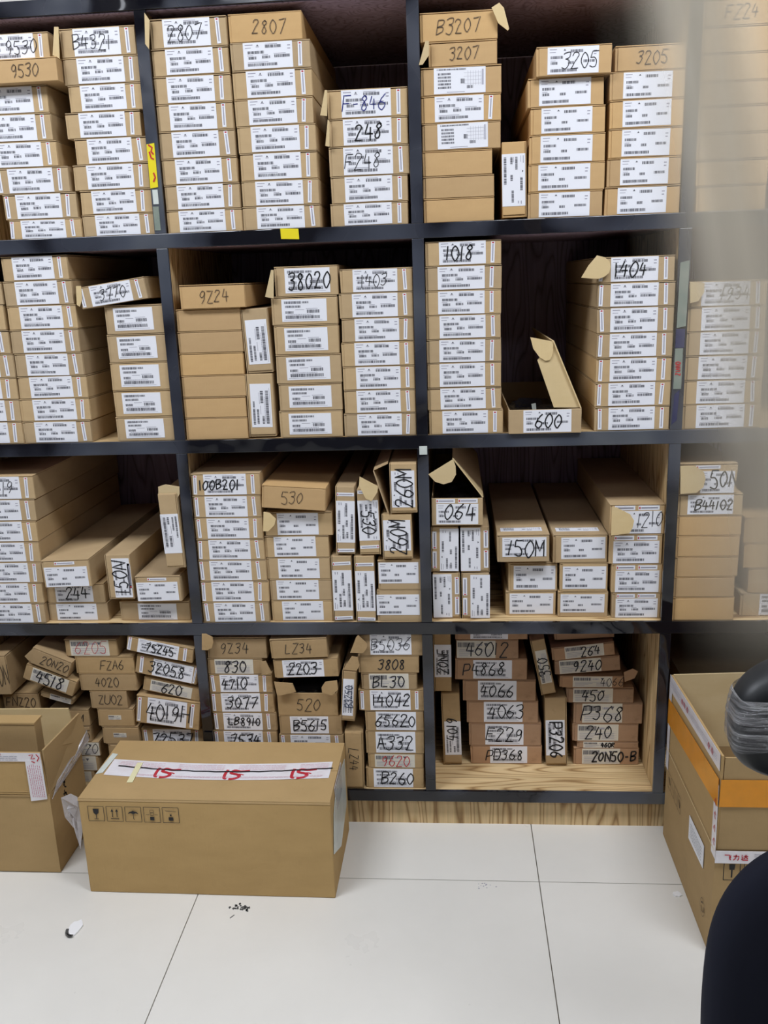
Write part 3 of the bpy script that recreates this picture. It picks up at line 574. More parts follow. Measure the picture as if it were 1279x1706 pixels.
(3,4,6,8,-0.6755,0.1432,0.1663,0.0328,0,0.02,0.55,'a','',{'L':2}),
(3,4,7,8,-0.6776,0.11,0.1647,0.0328,0,0.02,0.55,'p','',{}),
(3,5,0,8,-0.479,0.473,0.152,0.0565,0,0.008,0.55,'p','9Z34',{'tx':0.46,'fl':[[-0.0711,0.0443,-0.0548,0.0353,-0.0539,0.022,-0.0592,0.0071,-0.0714,0.0007,-0.0849,0.0018,-0.0812,0.0444]]}),
(3,5,1,8,-0.4869,0.4299,0.1408,0.0427,0,0.008,0.55,'e','830',{'lu':(0.14,0.84),'b':1,'fl':[[0.0702,0.0194,0.0829,0.021,0.0949,-0.0097,0.0702,-0.0172]]}),
(3,5,2,8,-0.4765,0.3788,0.1617,0.0507,0,0.008,0.55,'a','4710',{'L':2,'b':1,'tx':0.4}),
(3,5,3,8,-0.4762,0.3238,0.1642,0.0546,0,0.008,0.55,'a','3077',{'L':2,'b':1,'tx':0.5}),
(3,5,4,8,-0.4739,0.2725,0.1646,0.0509,0,0.008,0.55,'a','LB8910',{'L':2,'b':1}),
(3,5,5,8,-0.4758,0.2183,0.1656,0.0538,0,0.008,0.55,'a','7534',{'L':2,'b':1}),
(3,5,6,8,-0.4774,0.1642,0.1648,0.0538,0,0.008,0.55,'a','',{'L':2}),
(3,5,7,8,-0.4792,0.11,0.1612,0.0538,0,0.008,0.55,'a','',{'L':2}),
(3,6,0,7,-0.3187,0.4788,0.1433,0.052,2.05,-0.004,0.55,'p','LZ34',{'tx':0.5}),
(3,6,1,7,-0.3044,0.4249,0.1627,0.0499,1.75,0,0.55,'a','2203',{'lu':(0.14,0.78),'b':1,'tx':0.45}),
(3,6,2,7,-0.3081,0.3151,0.1532,0.0636,0,0.008,0.55,'p','520',{'tx':0.52,'open':1,'fl':[[-0.0786,0.0687,-0.032,0.0644,-0.0249,0.0416,-0.0618,0.0323,-0.0734,0.0328],[0.0413,0.0553,0.051,0.0699,0.0812,0.0742,0.0825,0.0499,0.0667,0.0331,0.042,0.0417]]}),
(3,6,3,7,-0.3042,0.2624,0.1616,0.0523,0,0.008,0.55,'a','B5615',{'lu':(0.18,0.79),'b':1}),
(3,6,4,7,-0.3032,0.2116,0.1673,0.0504,0,0.008,0.55,'a','',{'L':2}),
(3,6,5,7,-0.306,0.1608,0.1683,0.0504,0,0.008,0.55,'a','',{}),
(3,6,6,7,-0.3089,0.11,0.1693,0.0504,0,0.008,0.55,'a','',{}),
(3,7,0,2,-0.2047,0.3083,0.0367,0.137,-4.31,-0.008,0.55,'c','B3250',{'rot':1,'lu':(0.12,0.85),'lv':(0.08,0.82),'c':'b2','fl':[[-0.0165,0.0717,0.0036,0.1088,0.0183,0.1072,0.0239,0.0864,0.0171,0.071]]}),
(3,7,1,2,-0.1962,0.1126,0.0483,0.1596,-0.64,0,0.55,'p','LZ44',{'rot':-1,'tx':0.48,'lu':(0.2,0.9)}),
(3,8,0,8,-0.0909,0.4799,0.1597,0.0602,0,0.008,0.55,'b','B5036',{'lu':(0.18,0.82),'tx':0.5,'fl':[[-0.0786,0.0307,-0.0574,0.0086,-0.0589,-0.0035,-0.0683,-0.0166,-0.1002,-0.0155,-0.0837,0.0255]]}),
(3,8,1,8,-0.0984,0.4333,0.1525,0.0463,0,0.008,0.55,'p','3808',{'tx':0.55,'b':1}),
(3,8,2,8,-0.0989,0.3883,0.1395,0.0446,0,0.008,0.55,'e','BL30',{'lu':(0.15,0.86),'b':1}),
(3,8,3,8,-0.0945,0.3297,0.1656,0.0582,0,0.008,0.55,'a','14042',{'L':2,'b':1}),
(3,8,4,8,-0.0885,0.2737,0.1491,0.0556,0,0.008,0.55,'c','65620',{'lu':(0.18,0.86),'b':1,'tx':0.52}),
(3,8,5,8,-0.0887,0.209,0.1486,0.0642,0,0.008,0.55,'c','A332',{'lu':(0.17,0.85),'b':1}),
(3,8,6,8,-0.0888,0.1685,0.1424,0.0402,0,0.008,0.55,'e','9620',{'lu':(0.12,0.84),'c':'r2'}),
(3,8,7,8,-0.0924,0.11,0.1493,0.0581,0,0.008,0.55,'c','B260',{'lu':(0.14,0.82),'b':1,'tx':0.55}),
(3,9,0,2,0.035,0.3325,0.047,0.1721,0.12,0.11,0.55,'c','20NE',{'rot':1,'lu':(0.25,0.78),'lv':(0.04,0.96),'b':1}),
(3,9,1,2,0.0579,0.1129,0.0509,0.2108,1.22,0.12,0.55,'c','4019',{'rot':1,'lu':(0.15,0.62),'lv':(0.1,0.95),'b':1}),
(3,10,0,7,0.1615,0.4702,0.1861,0.0312,0,0.13,0.55,'c','',{'lu':(0.2,0.72)}),
(3,10,1,7,0.1497,0.4167,0.1616,0.0532,0,0.13,0.55,'e','46012',{'lu':(0.02,0.64),'tx':0.5,'b':1}),
(3,10,2,7,0.1599,0.3569,0.1866,0.0593,0,0.13,0.55,'c','P4868',{'lu':(0.25,0.79),'lv':(0.06,0.94),'b':1,'tx':0.4}),
(3,10,3,7,0.1816,0.2959,0.1902,0.0607,0,0.13,0.55,'c','4066',{'lu':(0.2,0.73),'b':1,'tx':0.47}),
(3,10,4,7,0.1893,0.2317,0.1883,0.0638,0,0.13,0.55,'c','4063',{'lu':(0.23,0.77),'b':1,'tx':0.55}),
(3,10,5,7,0.196,0.1643,0.1906,0.067,0,0.13,0.55,'c','E229',{'lu':(0.23,0.76),'b':1,'tx':0.5}),
(3,10,6,7,0.1995,0.11,0.1902,0.0539,0,0.13,0.55,'c','PD368',{'lu':(0.28,0.8),'b':1,'tx':0.48}),
(3,11,0,2,0.3093,0.3258,0.0392,0.1557,11.69,0.11,0.55,'e','350',{'rot':1,'lu':(0.2,0.8),'lv':(0.15,0.85),'b':1}),
(3,11,1,2,0.3315,0.1141,0.058,0.1975,1.69,0.118,0.55,'c','P3206',{'rot':-1,'lu':(0.32,0.84),'lv':(0.05,0.9),'b':2,'tx':0.62}),
(3,12,0,9,0.4006,0.4668,0.1532,0.0266,3.1,0.142,0.55,'p','',{}),
(3,12,1,9,0.3975,0.4205,0.16,0.0367,6.25,0.126,0.55,'e','264',{'lu':(0.22,0.84),'b':1,'tx':0.62}),
(3,12,2,9,0.4094,0.3783,0.1665,0.0409,4.8,0.128,0.55,'e','9240',{'lu':(0.08,0.72),'b':1,'tx':0.5}),
(3,12,3,9,0.42,0.3348,0.1628,0.033,0,0.13,0.55,'e','4066',{'lu':(0.2,0.82),'tx':0.88,'fl':[[0.0804,0.0289,0.1026,0.0389,0.1163,0.0317,0.1085,0.0123,0.0838,0.0022]]}),
(3,12,4,9,0.4423,0.291,0.1732,0.0434,0,0.13,0.55,'e','450',{'lu':(0.11,0.7),'b':1,'tx':0.4}),
(3,12,5,9,0.4648,0.2308,0.1777,0.0599,0,0.13,0.55,'e','P368',{'lu':(0.13,0.71),'b':1,'tx':0.42}),
(3,12,6,9,0.4595,0.179,0.1711,0.0514,0,0.13,0.55,'e','240',{'lu':(0.08,0.7),'b':1,'tx':0.4}),
(3,12,7,9,0.4665,0.1593,0.1599,0.0193,0,0.13,0.55,'e','460R',{'lu':(0.1,0.6),'b':1,'tx':0.5}),
(3,12,8,9,0.4634,0.11,0.1709,0.0489,0,0.13,0.55,'e','20N50-B',{'lu':(0.12,0.7),'b':2,'tx':0.62}),
]

ROWN = ['top', 'upper middle', 'lower middle', 'bottom']
ORD = 'topmost,second from top,third from top,fourth from top,fifth from top,sixth from top,seventh from top,eighth from top,ninth from top,tenth from top'.split(',')
STN = ['', 'first', 'second', 'third', 'fourth', 'fifth', 'sixth', 'seventh', 'eighth', 'ninth', 'tenth', 'eleventh', 'twelfth', 'thirteenth', 'fourteenth', 'fifteenth']
FOUR = {(2,10,1): 'upper left', (2,10,2): 'upper right', (2,10,3): 'lower left', (2,10,4): 'lower right'}
def make_box(rec):
    row, st, k, n, cx, zb, w, h, roll, yf, dep, kind, text, o = rec
    rnd = random.Random(row*1000+st*50+k)
    rot = o.get('rot', 0)
    dep = min(dep, .588-yf)
    kindword = 'upright kraft box' if rot else 'kraft box'
    if text: look = '%s marked %s' % (kindword, text)
    elif kind == 'p': look = 'plain unlabelled ' + kindword
    else: look = kindword + ' with white barcode label'
    if (row, st, k) in FOUR: lab = 'upright kraft box, %s of the four below the open box, lower middle shelf' % FOUR[(row,st,k)]
    elif n == 1: lab = look + ', alone as %s stack from left, %s shelf' % (STN[st], ROWN[row])
    else: lab = look + ', %s, %s stack from left, %s shelf' % (('bottommost' if k == n-1 else ORD[k]), STN[st], ROWN[row])
    t = thing('cardboard_box', lab, 'box', (cx, yf, zb), (0, -math.radians(roll), 0), 'cardboard boxes on the %s shelf' % ROWN[row])
    if row == 3: cm = M['card_old'] if st not in (10, 12) else M['card_pink']
    else: cm = M['card_warm'] if (kind == 'p' or (row == 0 and st in (6,7,8,9))) else M['card']
    # tray with the front panel a little proud of the side flap
    mb = MB(); T = .0028; j = .0007 if row < 3 else .0012
    if o.get('open'):
        mb.box(-w/2, w/2, 0, T, 0, h-.001, j=j/2); mb.box(-w/2, w/2, dep-T, dep, 0, h-.002)
        mb.box(-w/2, -w/2+T, T, dep-T, 0, h-.002); mb.box(w/2-T, w/2, T, dep-T, 0, h-.002); mb.box(-w/2+T, w/2-T, T, dep-T, 0, T)
    elif rot == 0:
        lh = .0022+rnd.random()*.0012
        mb.box(-w/2, w/2, .0022, dep, 0, h-lh, j=j)
        mb.box(-w/2+.0055, w/2-.0008, 0, .0022, .0006, h-lh-rnd.random()*.0012, j=j/3)
        lid = MB(); lid.box(-w/2+.0004, w/2-.0004, .0003, dep-.001, h-.0018, h-.0001); lid.obj('lid', cm, t)
    else:
        s = 1 if rot > 0 else -1
        mb.box(-w/2+.0022, w/2-.0022, .0022, dep, 0, h, j=j/2); mb.box(-w/2+.003, w/2-.003, 0, .0022, .0055, h-.0008, j=j/3)
        lid = MB(); x0, x1 = (-w/2, -w/2+.0016) if s > 0 else (w/2-.0016, w/2); lid.box(x0, x1, .0003, dep-.001, .0005, h-.0005); lid.obj('lid', cm, t)
    mb.v = [(x, y, max(z, .0004)) for x, y, z in mb.v]
    mb.obj('tray', cm, t, bevel=.0009)
    # face frame -> local
    W, H = (h, w) if rot else (w, h)
    def F(u, v, y=-.0009):          # u, v measured from the face centre along the writing
        if rot == 0: x, z = u, v
        elif rot == 1: x, z = -v, u
        else: x, z = v, -u
        return (x, y, z + h/2)
    ang = {0: 0, 1: -math.pi/2, -1: math.pi/2}[rot]
    def place(me, name, u0, u1, v0, v1, y=-.0003, extra=0):
        p = F(u0, v0, y)
        q = inst(me, name, t, p, (0, ang+extra, 0), (u1-u0, 1, v1-v0)); return q
    L = o.get('L', 0)
    if rot and L == 3: L = 2
    if kind != 'p':
        lu, lv = o.get('lu'), o.get('lv', (.05, .96))
        if lu is None:
            lu = (.175, .79) if kind == 'a' else (.14, .82)
            if L == 4: lu, lv = (.03, .97), (.02, .70)
            elif kind == 'a': lv = (.04, .97)
        if rot == 1: lv = (1-lv[1], 1-lv[0]) if L == 0 else lv
        dx = rnd.uniform(-.012, .012)
        l = place(LM[kind][rnd.randint(0, 1)], 'label', (lu[0]-.5+dx)*W, (lu[1]-.5+dx)*W, (lv[0]-.5)*H, (lv[1]-.5)*H, extra=rnd.uniform(-.008, .008))
        sd = []
        if kind == 'a' and L in (0, 2) and not o.get('ts') and 'lu' not in o:
            sd.append((.885+dx, .05))
            if L == 2: sd.append((.055+dx, .05))
        if o.get('vsl'): sd += [(.09, .055), (.965, .03)]
        for uc, ww in sd:                      # narrow stickers standing on end
            u = (uc-.5)*W; hh = H*.86; uw = min(.0085, W*ww)
            p = F(u-uw/2, hh/2, -.0003)
            q = inst(SM, 'sticker', t, p, (0, ang+math.pi/2+rnd.uniform(-.06, .06), 0), (hh, 1, uw))
        if o.get('ts') == 2 or L == 4:
            for a, b in ((.09, .46), (.52, .9)): place(SM, 'sticker', (a-.5)*W, (b-.5)*W, .31*H, .46*H)
        if o.get('hs'): place(SM, 'sticker', -.22*W, .2*W, .33*H, .44*H)
        if o.get('vs'): place(SM, 'sticker', -.25*W, .3*W, -.44*H, -.32*H)
    if o.get('ts') == 3: place(LM['e'][0], 'label', -.2*W, .15*W, -.12*H, .12*H)
    if o.get('top'):                            # the label strip folded over the top edge
        q = inst(LM['d'][0], 'label', t, (-w*.42, .004, h+.0002), (-math.pi/2, 0, 0), (w*.8, 1, .03))
        q.location.y = .030; q.rotation_euler = (math.radians(-90), 0, 0)
    if text:
        hh = H*((.56 if o.get('b') else .50) if kind != 'e' else .70)
        if len(text) > 5: hh *= .8
        b = o.get('b', 0); wd = {0: .0016, 1: .0030, 2: .0042}[b]
        if kind == 'p': wd = .0016 if not b else .0028
        tx0 = o.get('tx', .5)
        sts, tw = strokes(text, hh, rnd); sc = min(1, W*(.74 if rot else .46 if tx0 > .7 else .66)/tw if kind != 'p' else W*.8/tw); 
        c = o.get('c'); mat = M['pen'] if kind == 'p' and row < 3 else M['dark_ink']
        if c == 'b': mat = M['blue_ink']; wd = .002
        if c == 'b2': mat = M['teal_ink']; wd = .002
        if c in ('r', 'r2'): mat = M['red_ink']; wd = .0012 if c == 'r' else .002
        tx = (o.get('tx', .5)-.5)*W; mw = MB(); tl = rnd.uniform(-.03, .04)
        tx = max(-W/2+tw*sc/2, min(W/2-tw*sc/2, tx))
        for s in sts: ribbon(mw, [(tx+p[0]*sc, p[1]+tl*p[0]) for p in s], wd, lambda u, v: F(u, v, -.0012))
        mw.obj('handwriting', mat, t)
    for nf, poly in enumerate(o.get('fl', [])):
        ps = [(poly[i], (-yf-.0070 if yf < .025 else -.005)-.0032*nf, poly[i+1]+h/2) for i in range(0, len(poly), 2)]
        mf = MB(); mf.prism(ps, (0, .0028, 0)); mf.obj('flap', M['card_in'] if row != 3 else cm, t)
    for x0, z0, x1, z1 in o.get('ld', []):
        d = Vector((x1-x0, 0, z1-z0)).normalized(); nrm = Vector((-d.z, 0, d.x))*.0026
        ml = MB(); ml.prism([(x0, 0, z0+h/2), (x1, 0, z1+h/2), (x1, dep*.96, z1+h/2), (x0, dep*.96, z0+h/2)], nrm); ml.obj('lid', M['card_in'] if o.get('open') else cm, t)
    return t
for rec in BOXES: make_box(rec)
# ------------------------------------------------------------------ cartons on the floor
def plate(name, pts, d, mat, parent, lab=None, bevel=0):
    m = MB(); m.prism(pts, d); o = m.obj(name, mat, parent, bevel=bevel)
    if lab: o['label'] = lab
    return o
def line_rows(mb, fn, u0, u1, v0, v1, n, rnd, mi=0, th=.0012):
    for i in range(n):
        v = v0+(v1-v0)*(i+.5)/n; u = u0
        while u < u1:
            l = rnd.uniform(.004, .014); e = min(u+l, u1)
            mb.quad([fn(u, v-th/2), fn(e, v-th/2), fn(e, v+th/2), fn(u, v+th/2)], mi); u = e+.0018
# --- big closed carton
c = thing('closed_carton', 'large closed brown carton with printed white tape, centre of floor before shelves', 'carton', (-.5095, -.144, 0), (0, 0, math.radians(-.5)))
W, D, H = .588, .264, .250
m = MB(); nx, nz = 14, 8
m.box(-W/2, W/2, -D/2, D/2, 0, H-.003)
body = m.obj('carton_body', M['carton'], c, bevel=.003)
bmb = bmesh.new(); bmb.from_mesh(body.data); bmesh.ops.subdivide_edges(bmb, edges=bmb.edges[:], cuts=7, use_grid_fill=True)
for v in bmb.verts:
    if abs(abs(v.co.y)-D/2) < 1e-4: v.co.y += math.copysign(.004*math.cos(v.co.x/W*math.pi)*math.sin(v.co.z/H*math.pi), v.co.y)+random.uniform(-.0004,.0004)
bmb.to_mesh(body.data); bmb.free()
for s in (-1, 1):      # two top flaps meeting in the middle, sagging a little at the seam
    m = MB(); n = 12
    for i in range(n):
        x0 = -W/2+.001+(W-.002)*i/n; x1 = -W/2+.001+(W-.002)*(i+1)/n
        sg = lambda x: .0035*math.cos(x/W*math.pi)
        y0, y1 = s*(D/2-.0005), s*.001
        a = [(x0, y0, H-.003), (x1, y0, H-.003), (x1, y1, H-.003-sg(x1)), (x0, y1, H-.003-sg(x0))]
        m.prism(a, (0, 0, .0045))
    m.obj('top_flap', M['carton'], c)
m = MB(); m.prism([(-W/2, -D/2-.0012, H-.004), (W/2, -D/2-.0012, H-.004), (W/2, -D/2+.002, H+.0015), (-W/2, -D/2+.002, H+.0015)], (0, .002, 0)); m.obj('crease', M['carton'], c)
cv = lambda x: -.016*math.cos((x)/W*math.pi*.9)+.008          # the tape bows slightly
zt = lambda x, y: H+.0024-.0035*math.cos(x/W*math.pi)*max(0, 1-abs(y)/(D/2))
tp = MB(); n = 24; TX0, TX1, TH = -.272, .276, .036
for i in range(n):
    x0 = TX0+(TX1-TX0)*i/n; x1 = TX0+(TX1-TX0)*(i+1)/n
    for j in range(4):
        v0, v1 = -TH+2*TH*j/4, -TH+2*TH*(j+1)/4
        tp.quad([(x, cv(x)+v, zt(x, cv(x)+v)) for x, v in ((x0,v0),(x1,v0),(x1,v1),(x0,v1))])
tape = tp.obj('parcel_tape', M['white_tape'], c); tape['label'] = 'printed white tape over the seam'
def T(u, v): return (u, cv(u)+v, zt(u, cv(u)+v)+.0006)
ink = MB(); rn = random.Random(4)
for x0 in (-.25, -.10, .05, .2):
    line_rows(ink, T, x0, min(x0+.115, .268), .006, .030, 4, rn, 0, .0010)
line_rows(ink, T, -.20, .26, -.030, -.022, 2, rn, 0, .0009)
ink.obj('tape_print', M['pink_ink'], tape)
for x0 in (-.122, .048, .210):
    red = MB()
    L = lambda pts, w: ribbon(red, catmull([(x0+a*1.35, b*1.5-.010) for a, b in pts], 4), w, T)
    L([(-.016,.013),(-.018,.002),(-.017,-.012),(-.012,-.014)], .0075)
    L([(.024,.010),(.008,.008),(-.004,.011),(-.008,.003),(.003,-.001),(.009,-.006),(.004,-.013),(-.008,-.015)], .0085)
    L([(-.002,-.002),(.008,.0),(.016,-.003)], .004)
    red.obj('tape_emblem', M['red_print'], tape)
ln = MB(); ribbon(ln, [(-.25+.53*i/30, .006-.010*math.sin(i/30*3.1)*.6+.001*math.sin(i*2.1)) for i in range(31)], .0045, lambda u, v: (u, cv(u)+v, zt(u, cv(u)+v)+.0012))
ln.obj('seam_gap', M['dark_ink'], tape)
m = MB(); m.box(-.206, -.192, -.052, .036, H+.0006, H+.0018); o = m.obj('cream_strip', M['cream'], c); o.rotation_euler = (0, 0, .06); o.location.z = .0008
plate('corner_tape', [(-.292,-.030,H+.002),(-.277,-.024,H+.002),(-.272,.062,H+.002),(-.287,.066,H+.002)], (0,0,.001), M['foil'], c, 'white tape bit folded over the left edge')
m = MB(); 
for i in range(6):
    z0 = .25-.012*i; m.prism([(W/2+.0006,-.075+.003*i,z0+.001),(W/2+.0006,.04,z0+.001),(W/2+.0006,.04,z0-.012),(W/2+.0006,-.07+.004*i,z0-.012)],(.0015,0,0))
m.obj('edge_tape', M['film'], c)
# shipping papers in a pouch on the right side
pl = plate('label_pouch', [(W/2+.001,-.128,.115),(W/2+.001,-.02,.06),(W/2+.001,.095,.10),(W/2+.001,.10,.225),(W/2+.001,-.045,.24),(W/2+.001,-.10,.20)], (.001,0,0), M['foil'], c, 'pale shipping label pouch on the right side')
m = MB(); line_rows(m, lambda u, v: (W/2+.0026, u, v), -.09, .08, .11, .20, 8, rn); m.obj('label_print', M['print_soft'], pl)
# handling marks: glass, arrows, umbrella, stacking, weight
hm = MB(); FY = -D/2-.0014
def hl(pts, w, cl=False):
    if cl: pts = pts+[pts[0]]
    q = []
    for a, b in zip(pts, pts[1:]): q += [a]
    q.append(pts[-1]); ribbon(hm, q, w, lambda u, v: (u, FY-.0008-.004*math.cos(u/W*math.pi)*math.sin(v/H*math.pi), v))
def hf(pts): hm.quad([(u, FY-.0008-.004*math.cos(u/W*math.pi)*math.sin(v/H*math.pi), v) for u, v in pts])
for k in range(5):
    x = -.253+k*.0443; z = .214; s = .019
    for a, b in (((-s,-s),(s,-s)),((s,-s),(s,s)),((s,s),(-s,s)),((-s,s),(-s,-s))): hl([(x+a[0],z+a[1]),(x+b[0],z+b[1])], .0011)
    if k == 0:
        hf([(x-.007,z+.012),(x-.006,z+.002),(x-.002,z-.002),(x+.002,z-.002),(x+.006,z+.002),(x+.007,z+.012)]); hl([(x,z-.002),(x,z-.013)], .0014); hl([(x-.005,z-.0135),(x+.005,z-.0135)], .0014)
    if k == 1:
        for d in (-.0055, .0055): hl([(x+d,z-.008),(x+d,z+.008)], .0016); hf([(x+d-.0035,z+.006),(x+d+.0035,z+.006),(x+d,z+.013)])
        hl([(x-.010,z-.012),(x+.010,z-.012)], .0018)
    if k == 2:
        hf([(x-.013,z+.001),(x-.009,z+.006),(x,z+.009),(x+.009,z+.006),(x+.013,z+.001),(x+.006,z+.003),(x,z+.001),(x-.006,z+.003)]); hl([(x,z+.010),(x,z-.011),(x+.003,z-.013)], .0013)
    if k == 3:
        hf([(x-.005,z-.014),(x+.005,z-.014),(x+.005,z-.005),(x-.005,z-.005)])
        for d in (-.001, .006): 
            for a, b in (((-.004,0),(.004,0)),((.004,0),(.004,.006)),((.004,.006),(-.004,.006)),((-.004,.006),(-.004,0))): hl([(x+a[0],z+d+a[1]),(x+b[0],z+d+b[1])], .0008)
        hl([(x-.014,z-.0), (x-.006,z-.0)], .0009); hl([(x+.006,z-.0), (x+.014,z-.0)], .0009)
    if k == 4:
        hf([(x-.0055,z-.014),(x+.0055,z-.014),(x+.0055,z-.005),(x-.0055,z-.005)]); hf([(x-.002,z-.002),(x+.002,z-.002),(x+.002,z+.002),(x-.002,z+.002)]); hl([(x-.013,z+.011),(x+.013,z+.009)], .0012)
hm.obj('handling_marks', M['dark_ink'], c)
# torn plastic hanging off the left side
def crumple(name, pts, mat, parent, seed, amp=.006, thick=.0012):
    rnd = random.Random(seed); m = MB(); n = len(pts); cxm = sum((Vector(p) for p in pts), Vector())/n
    ring = [[tuple(cxm.lerp(Vector(p), f)+Vector((rnd.uniform(-amp,amp), rnd.uniform(-amp,amp), rnd.uniform(-amp,amp)))) for p in pts] for f in (.35, .7, 1)]
    for i in range(n):
        j = (i+1) % n; m.quad([tuple(cxm), ring[0][i], ring[0][j]]); 
        for a in (0, 1): m.quad([ring[a][i], ring[a+1][i], ring[a+1][j], ring[a][j]])
    o = m.obj(name, mat, parent); sd = o.modifiers.new('t', 'SOLIDIFY'); sd.thickness = thick; return o
crumple('torn_plastic', [(-.296,-.118,.246),(-.318,-.115,.250),(-.342,-.110,.236),(-.338,-.112,.19),(-.326,-.115,.165),(-.318,-.118,.135),(-.300,-.122,.118),(-.296,-.12,.18)], M['film'], c, 5)
# --- open carton generic
def open_carton(name, label, x0, x1, y0, y1, h, loc=True):
    cx_, cy_ = (x0+x1)/2, (y0+y1)/2
    t = thing(name, label, 'carton', (cx_, cy_, 0)); w, d = (x1-x0)/2, (y1-y0)/2; k = .005
    m = MB(); m.box(-w, w, -d, -d+k, .001, h); m.box(-w, w, d-k, d, .001, h); m.box(-w, -w+k, -d+k, d-k, .001, h); m.box(w-k, w, -d+k, d-k, .001, h); m.box(-w+k, w-k, -d+k, d-k, .001, .008)
    m.obj('carton_body', M['carton'], t); return t, w, d, cx_, cy_
# left carton
lc, w, d, cx_, cy_ = open_carton('open_carton', 'open brown carton with raised flaps at the left edge, beside the closed carton', -1.46, -.907, -.206, -.014, .216)
hF = .333
plate('front_flap', [(-w,-d-.001,.217),(w-.002,-d-.001,.217),(w-.004,-d-.008,hF),(-w,-d-.008,hF)], (0,.0045,0), M['carton'], lc)
plate('back_flap', [(-w,d-.0045,.217),(w,d-.0045,.217),(w-.018,d-.0045,.346),(-w,d-.0045,.340)], (0,.0045,0), M['card_in'], lc)
plate('side_flap', [(w-.0045,-d+.004,.217),(w+.002,d-.03,.250),(w+.022,d-.012,.262),(w+.010,d-.012,.338),(w-.006,-d+.006,.332)], (.0045,0,0), M['carton'], lc)
for z in (.212, .2235): plate('crease', [(-w,-d-.0014,z),(w-.03,-d-.0014,z+.001),(w-.03,-d-.0014,z+.003),(-w,-d-.0014,z+.002)], (0,-.0012,0), M['carton'], lc)
zf = lambda z: -d-.0022-.007*max(0, (z-.217)/.116)
tp = plate('parcel_tape', [(-w,zf(.312),.308),(w-.003,zf(.312),.310),(w-.003,zf(hF),hF),(-w,zf(hF),hF)], (0,-.0008,0), M['white_tape'], lc, 'white tape along the top of the front flap')
m = MB(); line_rows(m, lambda u, v: (u, zf(v)-.0014, v), w-.16, w-.06, .312, .326, 3, rn); m.obj('tape_print', M['print_soft'], tp)
m = MB(); line_rows(m, lambda u, v: (u, zf(v)-.0016, v), -w+.1, w-.10, .326, .334, 1, rn, th=.006); m.obj('tape_print', M['red_print'], tp)
tp = plate('parcel_tape', [(w-.046,zf(.2),.200),(w-.005,zf(.2),.206),(w-.002,zf(.315)-.0012,.315),(w-.042,zf(.315)-.0012,.315)], (0,-.0006,0), M['white_tape'], lc, 'white tape with red print down the corner')
m = MB()
for i in range(8): 
    u = w-.040+i*.0042; line_rows(m, lambda a, b: (u+b*.0, zf(a)-.0016, a) , .21, .30, 0, .001, 1, rn)
for i in range(7):
    u = w-.039+i*.0048; z = .212
    while z < .296:
        l = rn.uniform(.003, .009); m.quad([(u,zf(z)-.0018,z),(u+.0016,zf(z)-.0018,z),(u+.0016,zf(z+l)-.0018,z+l),(u,zf(z+l)-.0018,z+l)]); z += l+.0016
m.obj('tape_print', M['pink_ink'], tp)
m = MB()
for s in ([(w-.030,.328),(w-.020,.330),(w-.026,.318),(w-.016,.320)], [(w-.012,.331),(w-.006,.322),(w-.012,.312)], [(w-.026,.312),(w-.018,.308)]): ribbon(m, s, .0028, lambda u, v: (u, zf(v)-.003, v))
m.obj('tape_emblem', M['red_print'], tp)
crumple('clear_tape', [(w+.004,-d+.002,.205),(w+.006,-d+.04,.212),(w+.012,d-.05,.225),(w+.028,d-.012,.262),(w+.030,d-.012,.290),(w+.016,d-.05,.262),(w+.008,-d+.03,.235)], M['film'], lc, 8, .002, .0008)
m = MB()
for s in ([(-.038,.210),(-.022,.198)], [(-.034,.196),(-.020,.206)], [(-.030,.212),(-.028,.190),(-.020,.184)], [(-.040,.176),(-.022,.170)], [(-.031,.183),(-.036,.160)], [(-.030,.176),(-.020,.160)]): ribbon(m, s, .0035, lambda u, v: (w+.0008, u+.01, v))
m.obj('handwriting', M['dark_ink'], lc)
ib = thing('cardboard_box', 'slim brown box standing inside the open carton at the left edge', 'box', (-1.15, -.14, .0085))
m = MB(); m.box(-.205, .205, -.018, .018, 0, .368); m.obj('tray', M['carton'], ib, bevel=.002)
m = MB(); m.box(-.207, .207, -.020, .020, .3685, .373); m.obj('lid', M['carton'], ib)
# --- right carton
rc, w, d, cx_, cy_ = open_carton('open_carton', 'tall open brown carton with orange tape band, right side behind the chair', .585, 1.09, -.424, -.014, .250)
rc.name = 'open_carton'
HT = .455
plate('side_flap', [(-w,d,.251),(-w,-d,.251),(-w-.004,-d-.012,HT+.012),(-w,d,HT-.016)], (.0045,0,0), M['carton'], rc, None)
plate('side_flap', [(w,d,.251),(w,-d,.251),(w+.004,-d,HT),(w,d,HT)], (-.0045,0,0), M['carton'], rc)
plate('front_flap', [(-w+.003,-d-.001,.251),(w,-d-.001,.251),(w,-d-.016,HT+.008),(-w+.003,-d-.012,HT+.008)], (0,.0045,0), M['carton'], rc)
plate('back_flap', [(-w+.005,d-.005,.251),(w,d-.005,.251),(w,d-.005,HT+.002),(-w+.005,d-.005,HT-.014)], (0,.0045,0), M['card_in'], rc)
fy = lambda z: -d-.0022-.011*max(0, (z-.25)/.205)
sx = lambda y, z: -w-.0012-.004*max(0, (z-.25)/.205)*(d-y)/(2*d)
ztop = lambda y: HT-.016+.028*(d-y)/(2*d)
def side(u, v, e=0): return (sx(u, v)-e, u, v)     # u = y, v = z on the left face
def strip(name, mat, pts, e, lab=None, parent=None):
    m = MB(); m.prism([side(u, v, e) for u, v in pts], (-.0006, 0, 0)); o = m.obj(name, mat, parent or rc)
    if lab: o['label'] = lab
    return o
yF, yN = d, -d-.008
tp = strip('parcel_tape', M['white_tape'], [(yF,ztop(yF)-.038),(yN,ztop(yN)-.036),(yN,ztop(yN)+.001),(yF,ztop(yF)+.001)], .0002, 'white printed tape along the raised side flap')
